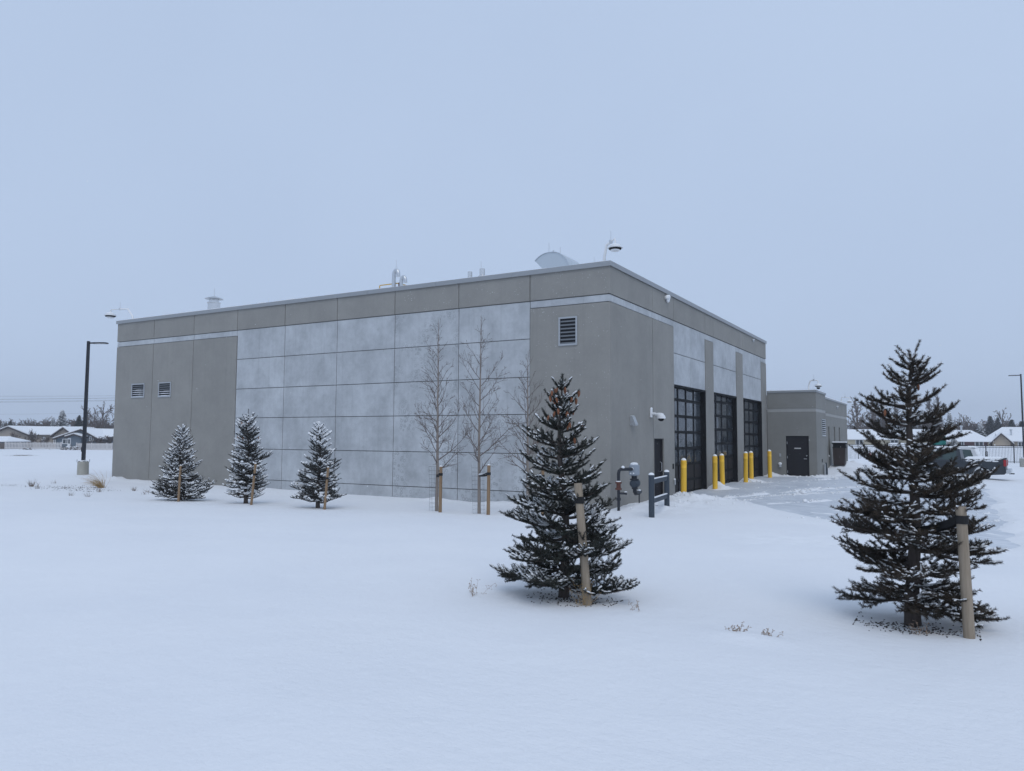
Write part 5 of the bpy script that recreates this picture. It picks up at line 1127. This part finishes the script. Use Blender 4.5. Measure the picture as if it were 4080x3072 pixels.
bg_tree('conifer', 3797, 96, 2.6, 'round snow-covered evergreen shrub before the hipped house', 'evergreen shrubs by the hipped house', 0, 1.5); bg_tree('conifer', 3770, 97, 2.1, 'smaller snow-covered evergreen shrub before the hipped house', 'evergreen shrubs by the hipped house', 0, 1.5)

# ------------------------------------------------------------------ overhead wires
for a, b, lab in (((1579, 1577.5), .012, 'topmost thin overhead wire on the left'), ((1591.5, 1586), .02, 'thick second overhead wire on the left'), ((1600, 1594.5), .012, 'third overhead wire on the left'), ((1604, 1597), .012, 'fourth overhead wire on the left'), ((1651, 1645.5), .008, 'faint lone overhead wire in mid sky on the left'), ((1689, 1677), .02, 'lowest overhead wire crossing before the trees')):
    dep = 135; pts = []
    for px in np.linspace(-500, 1400, 24):
        yy = a[0]+(a[1]-a[0])*px/456; xw, yw = far(px, dep); pts.append((xw, yw, 2.046+(1733+px*21/4080-yy)/3013.58*dep+((px-228)/900)**2*.5))
    m0 = Vector(pts[12]); q = MB().tube([Vector(p)-m0 for p in pts], b, 5).build('overhead_wire', MT['black2'], None, False, m0); tag(q, lab, 'wire', 'overhead wires')

# ------------------------------------------------------------------ dry grass, weeds, litter
def tuft(name, loc, n, L, spread, lean, mat, r, label, cat, group=None, curl=.5, seed=1):
    rs = np.random.RandomState(seed); S = []
    for i in range(n):
        p = rs.normal(0, spread*.16, 3); p[2] = -.02; d = unit(np.array([rs.normal(0, spread*2.0)+lean[0], rs.normal(0, spread*2.0)+lean[1], 1.0])); l = L*rs.uniform(.5, 1.1); ns = 5
        for k in range(ns):
            q = p+d*l/ns; S.append([*p, *q, r*(1-k/ns)+r*.25, r*(1-(k+1)/ns)+r*.25, 0]); p = q; d = unit(d+np.array([lean[0]*curl, lean[1]*curl, -.28*curl])+rs.normal(0, .06, 3))
    return tag(link(name, frusta(S, 3, name, MT[mat]), None, loc), label, cat, group)
x, y = -20.1, -3.9
tuft('grass_clump', (-18.9, -3.6, gz(-18.9, -3.6)), 120, .9, .28, (-.8, -.1), 'straw', .0045, 'golden clump of dry ornamental grass bent over by wind', 'grass clump', None, .38, 3)
for i, (x, y, n, L, lab) in enumerate(((-21.0, -5.0, 40, .34, 'brown upright weed clump farthest left in the snow'), (-19.7, -5.46, 14, .3, 'thin sparse weed left of the golden grass'), (-16.9, -4.9, 14, .28, 'thin weed stalks right below the golden grass'), (-16.9, -3.6, 26, .2, 'small weed tuft near the left building corner'), (-15.7, -3.9, 12, .2, 'tiny weed between corner tuft and spruce'), (-14.9, -4.5, 10, .18, 'tiny weed closest to the leftmost snowy spruce'), (-15.6, -6.6, 14, .2, 'left weed of the pair poking from the smooth snow'), (-14.5, -6.7, 12, .2, 'right weed of the pair poking from the smooth snow'), (-22.8, -3.2, 12, .2, 'faint weed left of the lamp post base'))):
    tuft('dry_weed', (x, y, gz(x, y)), n, L, .22, (-.15, 0), 'weed', .004, lab, 'weed', 'weeds in the snow by the left corner', .2, 20+i)
def weed(loc, n, L, lab, mat, seed):
    rs = np.random.RandomState(seed); S = []
    for i in range(n):
        p = np.array([rs.normal(0, .03), rs.normal(0, .025), -.03]); d = unit(np.array([rs.normal(0, .5), rs.normal(0, .4), 1.])); l = L*rs.uniform(.5, 1.1)
        for k in range(4):
            q = p+d*l/4; S.append([*p, *q, .0016, .0012, 0])
            for j in range(2): e = q+unit(rs.normal(size=3)+d*.5)*l*.16; S.append([*q, *e, .001, .001, 0]); S.append([*e, *(e+unit(rs.normal(size=3))*.012), .004, .002, 0])
            p = q; d = unit(d+rs.normal(0, .15, 3))
    return tag(link('dry_stalk', frusta(S, 3, 'dry_stalk', MT[mat]), None, loc), lab, 'weed', 'dry stalks near the camera')
MT['stalk'] = M('pale_dry_stalk', (.36, .26, .19), .85)
weed((3.95, -13.15, gz(3.95, -13.15)), 7, .24, 'dry stalk left of the coned spruce', 'stalk', 2); weed((5.75, -12.95, gz(5.75, -12.95)), 4, .14, 'small dry stalk right of the coned spruce', 'stalk', 3); weed((5.2, -13.05, gz(5.2, -13.05)), 9, .26, 'straw-coloured stalks at the foot of the middle post', 'straw', 4)
weed((6.9, -13.42, gz(6.9, -13.42)), 10, .1, 'left tip of buried weed in the foreground drift', 'stalk', 5); weed((7.15, -13.36, gz(7.15, -13.36)), 8, .1, 'right tip of buried weed in the foreground drift', 'stalk', 6); weed((8.3, -12.5, gz(8.3, -12.5)), 6, .16, 'dry stalk at the foot of the large right spruce', 'stalk', 7)
def litter(cx, cy, r, n, seed, name, lab, size=1.0, el=(1, .7)):
    rs = np.random.RandomState(seed); C = np.stack([cx+rs.normal(0, r*el[0], n).clip(-1.9*r, 1.9*r), cy+rs.normal(0, r*el[1], n).clip(-1.6*r, 1.6*r)], 1); Z = ground_z(C[:, 0], C[:, 1])
    A = np.stack([rs.uniform(.006, .02, n), rs.uniform(.005, .014, n), rs.uniform(.005, .012, n)], 1)*size
    D = np.stack([rs.normal(size=n), rs.normal(size=n), np.zeros(n)], 1)
    return tag(link(name, blobs(np.stack([C[:, 0], C[:, 1], Z+.002], 1), D, A, rs, name, MT['litter'], 5, 3)), lab, 'litter', None, 'stuff')
litter(4.95, -12.72, .27, 260, 1, 'bark_mulch', 'dark bark mulch showing through snow under the coned spruce', .72); litter(8.25, -12.25, .27, 300, 2, 'bark_mulch', 'dark bark mulch showing through snow under the large right spruce', .72, (1, .55))
litter(-19.3, -4.4, 1.0, 300, 3, 'gravel_patch', 'dark gravel showing through thin snow left of the building', 1.2, (1, .5)); litter(-23, -5.2, 1.0, 90, 4, 'gravel_patch', 'sparse gravel specks at the far left', 1.1, (1.2, .3))
x, y = far(95, 78); tuft('grass_strip', (x, y, gz(x, y)), 110, .45, 3.2, (.1, 0), 'stalkfar', .008, 'band of dry grass poking from the far left field', 'grass', None, .1, 44)['kind'] = 'stuff'
# loose clods thrown up by the plough
rs = np.random.RandomState(77); C = []
for cx, cy, sx_, sy_, n in ((.8, 4.2, .4, .5, 170), (1.5, 3.0, .7, .6, 140), (1.1, 1.0, .6, .6, 60), (.5, 10.2, .4, .5, 30), (.6, 15.4, .5, .5, 30), (2.8, 12, 1.5, 4.5, 110), (6, 1.3, 1.6, .4, 60), (2.6, 21, 1.0, .6, 40), (6., 9., 2., 4., 60)):
    C.append(np.stack([cx+rs.normal(0, sx_, n), cy+rs.normal(0, sy_, n)], 1))
for (x0, y0, x1, y1, h) in RIDGES:
    n = int(math.hypot(x1-x0, y1-y0)*26); t_ = rs.rand(n)**1.0; t_ = t_[(vnoise(t_*9+x0*3, t_*0+y0) > -.12)]; n = len(t_)
    L_ = math.hypot(x1-x0, y1-y0); la = rs.normal(0, .045, n)
    xs = x0+(x1-x0)*t_; ys = y0+(y1-y0)*t_; la = la-.25*fbm(xs*.8, ys*.8, 3); C.append(np.stack([xs-(y1-y0)/L_*la, ys+(x1-x0)/L_*la], 1))
C = np.concatenate(C); C = C[C[:, 0] > .08]; Zc = np.maximum(ground_z(C[:, 0], C[:, 1]), pave_z(C[:, 0], C[:, 1])); sz = rs.gamma(1.7, .0095, len(C))+.005
tag(link('snow_clods', blobs(np.stack([C[:, 0], C[:, 1], Zc], 1), rs.normal(size=(len(C), 3))*np.array([1, 1, 0]), np.stack([sz*1.2, sz, sz*.9], 1), rs, 'snow_clods', MT['snowcap'], 6, 4)), 'loose snow clods scattered on the ploughed apron', 'snow', None, 'stuff')

# ------------------------------------------------------------------ falling snow
rs = np.random.RandomState(5); C = rs.uniform((-26, -17, 0.2), (16, 24, 8), (2600, 3)); C = C[np.linalg.norm(C-np.array([8.636, -20.352, 2.046]), axis=1) > 4.5]
C = C[C[:, 2] > ground_z(C[:, 0], C[:, 1])]; sz = rs.uniform(.0025, .0055, len(C))[:, None]
tag(link('falling_snowflakes', blobs(C, rs.normal(size=(len(C), 3)), np.repeat(sz, 3, 1), rs, 'falling_snowflakes', MT['snowcap'], 4, 2)), 'fine snowflakes drifting in the air', 'snow', None, 'stuff')
# ------------------------------------------------------------------ haze
hz = bpy.data.materials.new('haze_air'); hz.use_nodes = True; t = hz.node_tree; t.nodes.clear()
ho = t.nodes.new('ShaderNodeOutputMaterial'); hv = t.nodes.new('ShaderNodeVolumePrincipled'); hv.inputs['Color'].default_value = (.93, .95, 1, 1); hv.inputs['Density'].default_value = .0010; hv.inputs['Anisotropy'].default_value = .2
t.links.new(hv.outputs[0], ho.inputs['Volume'])
tag(MB().box((-440, -70, -2.2), (440, 520, 22)).build('haze', hz), kind='stuff')
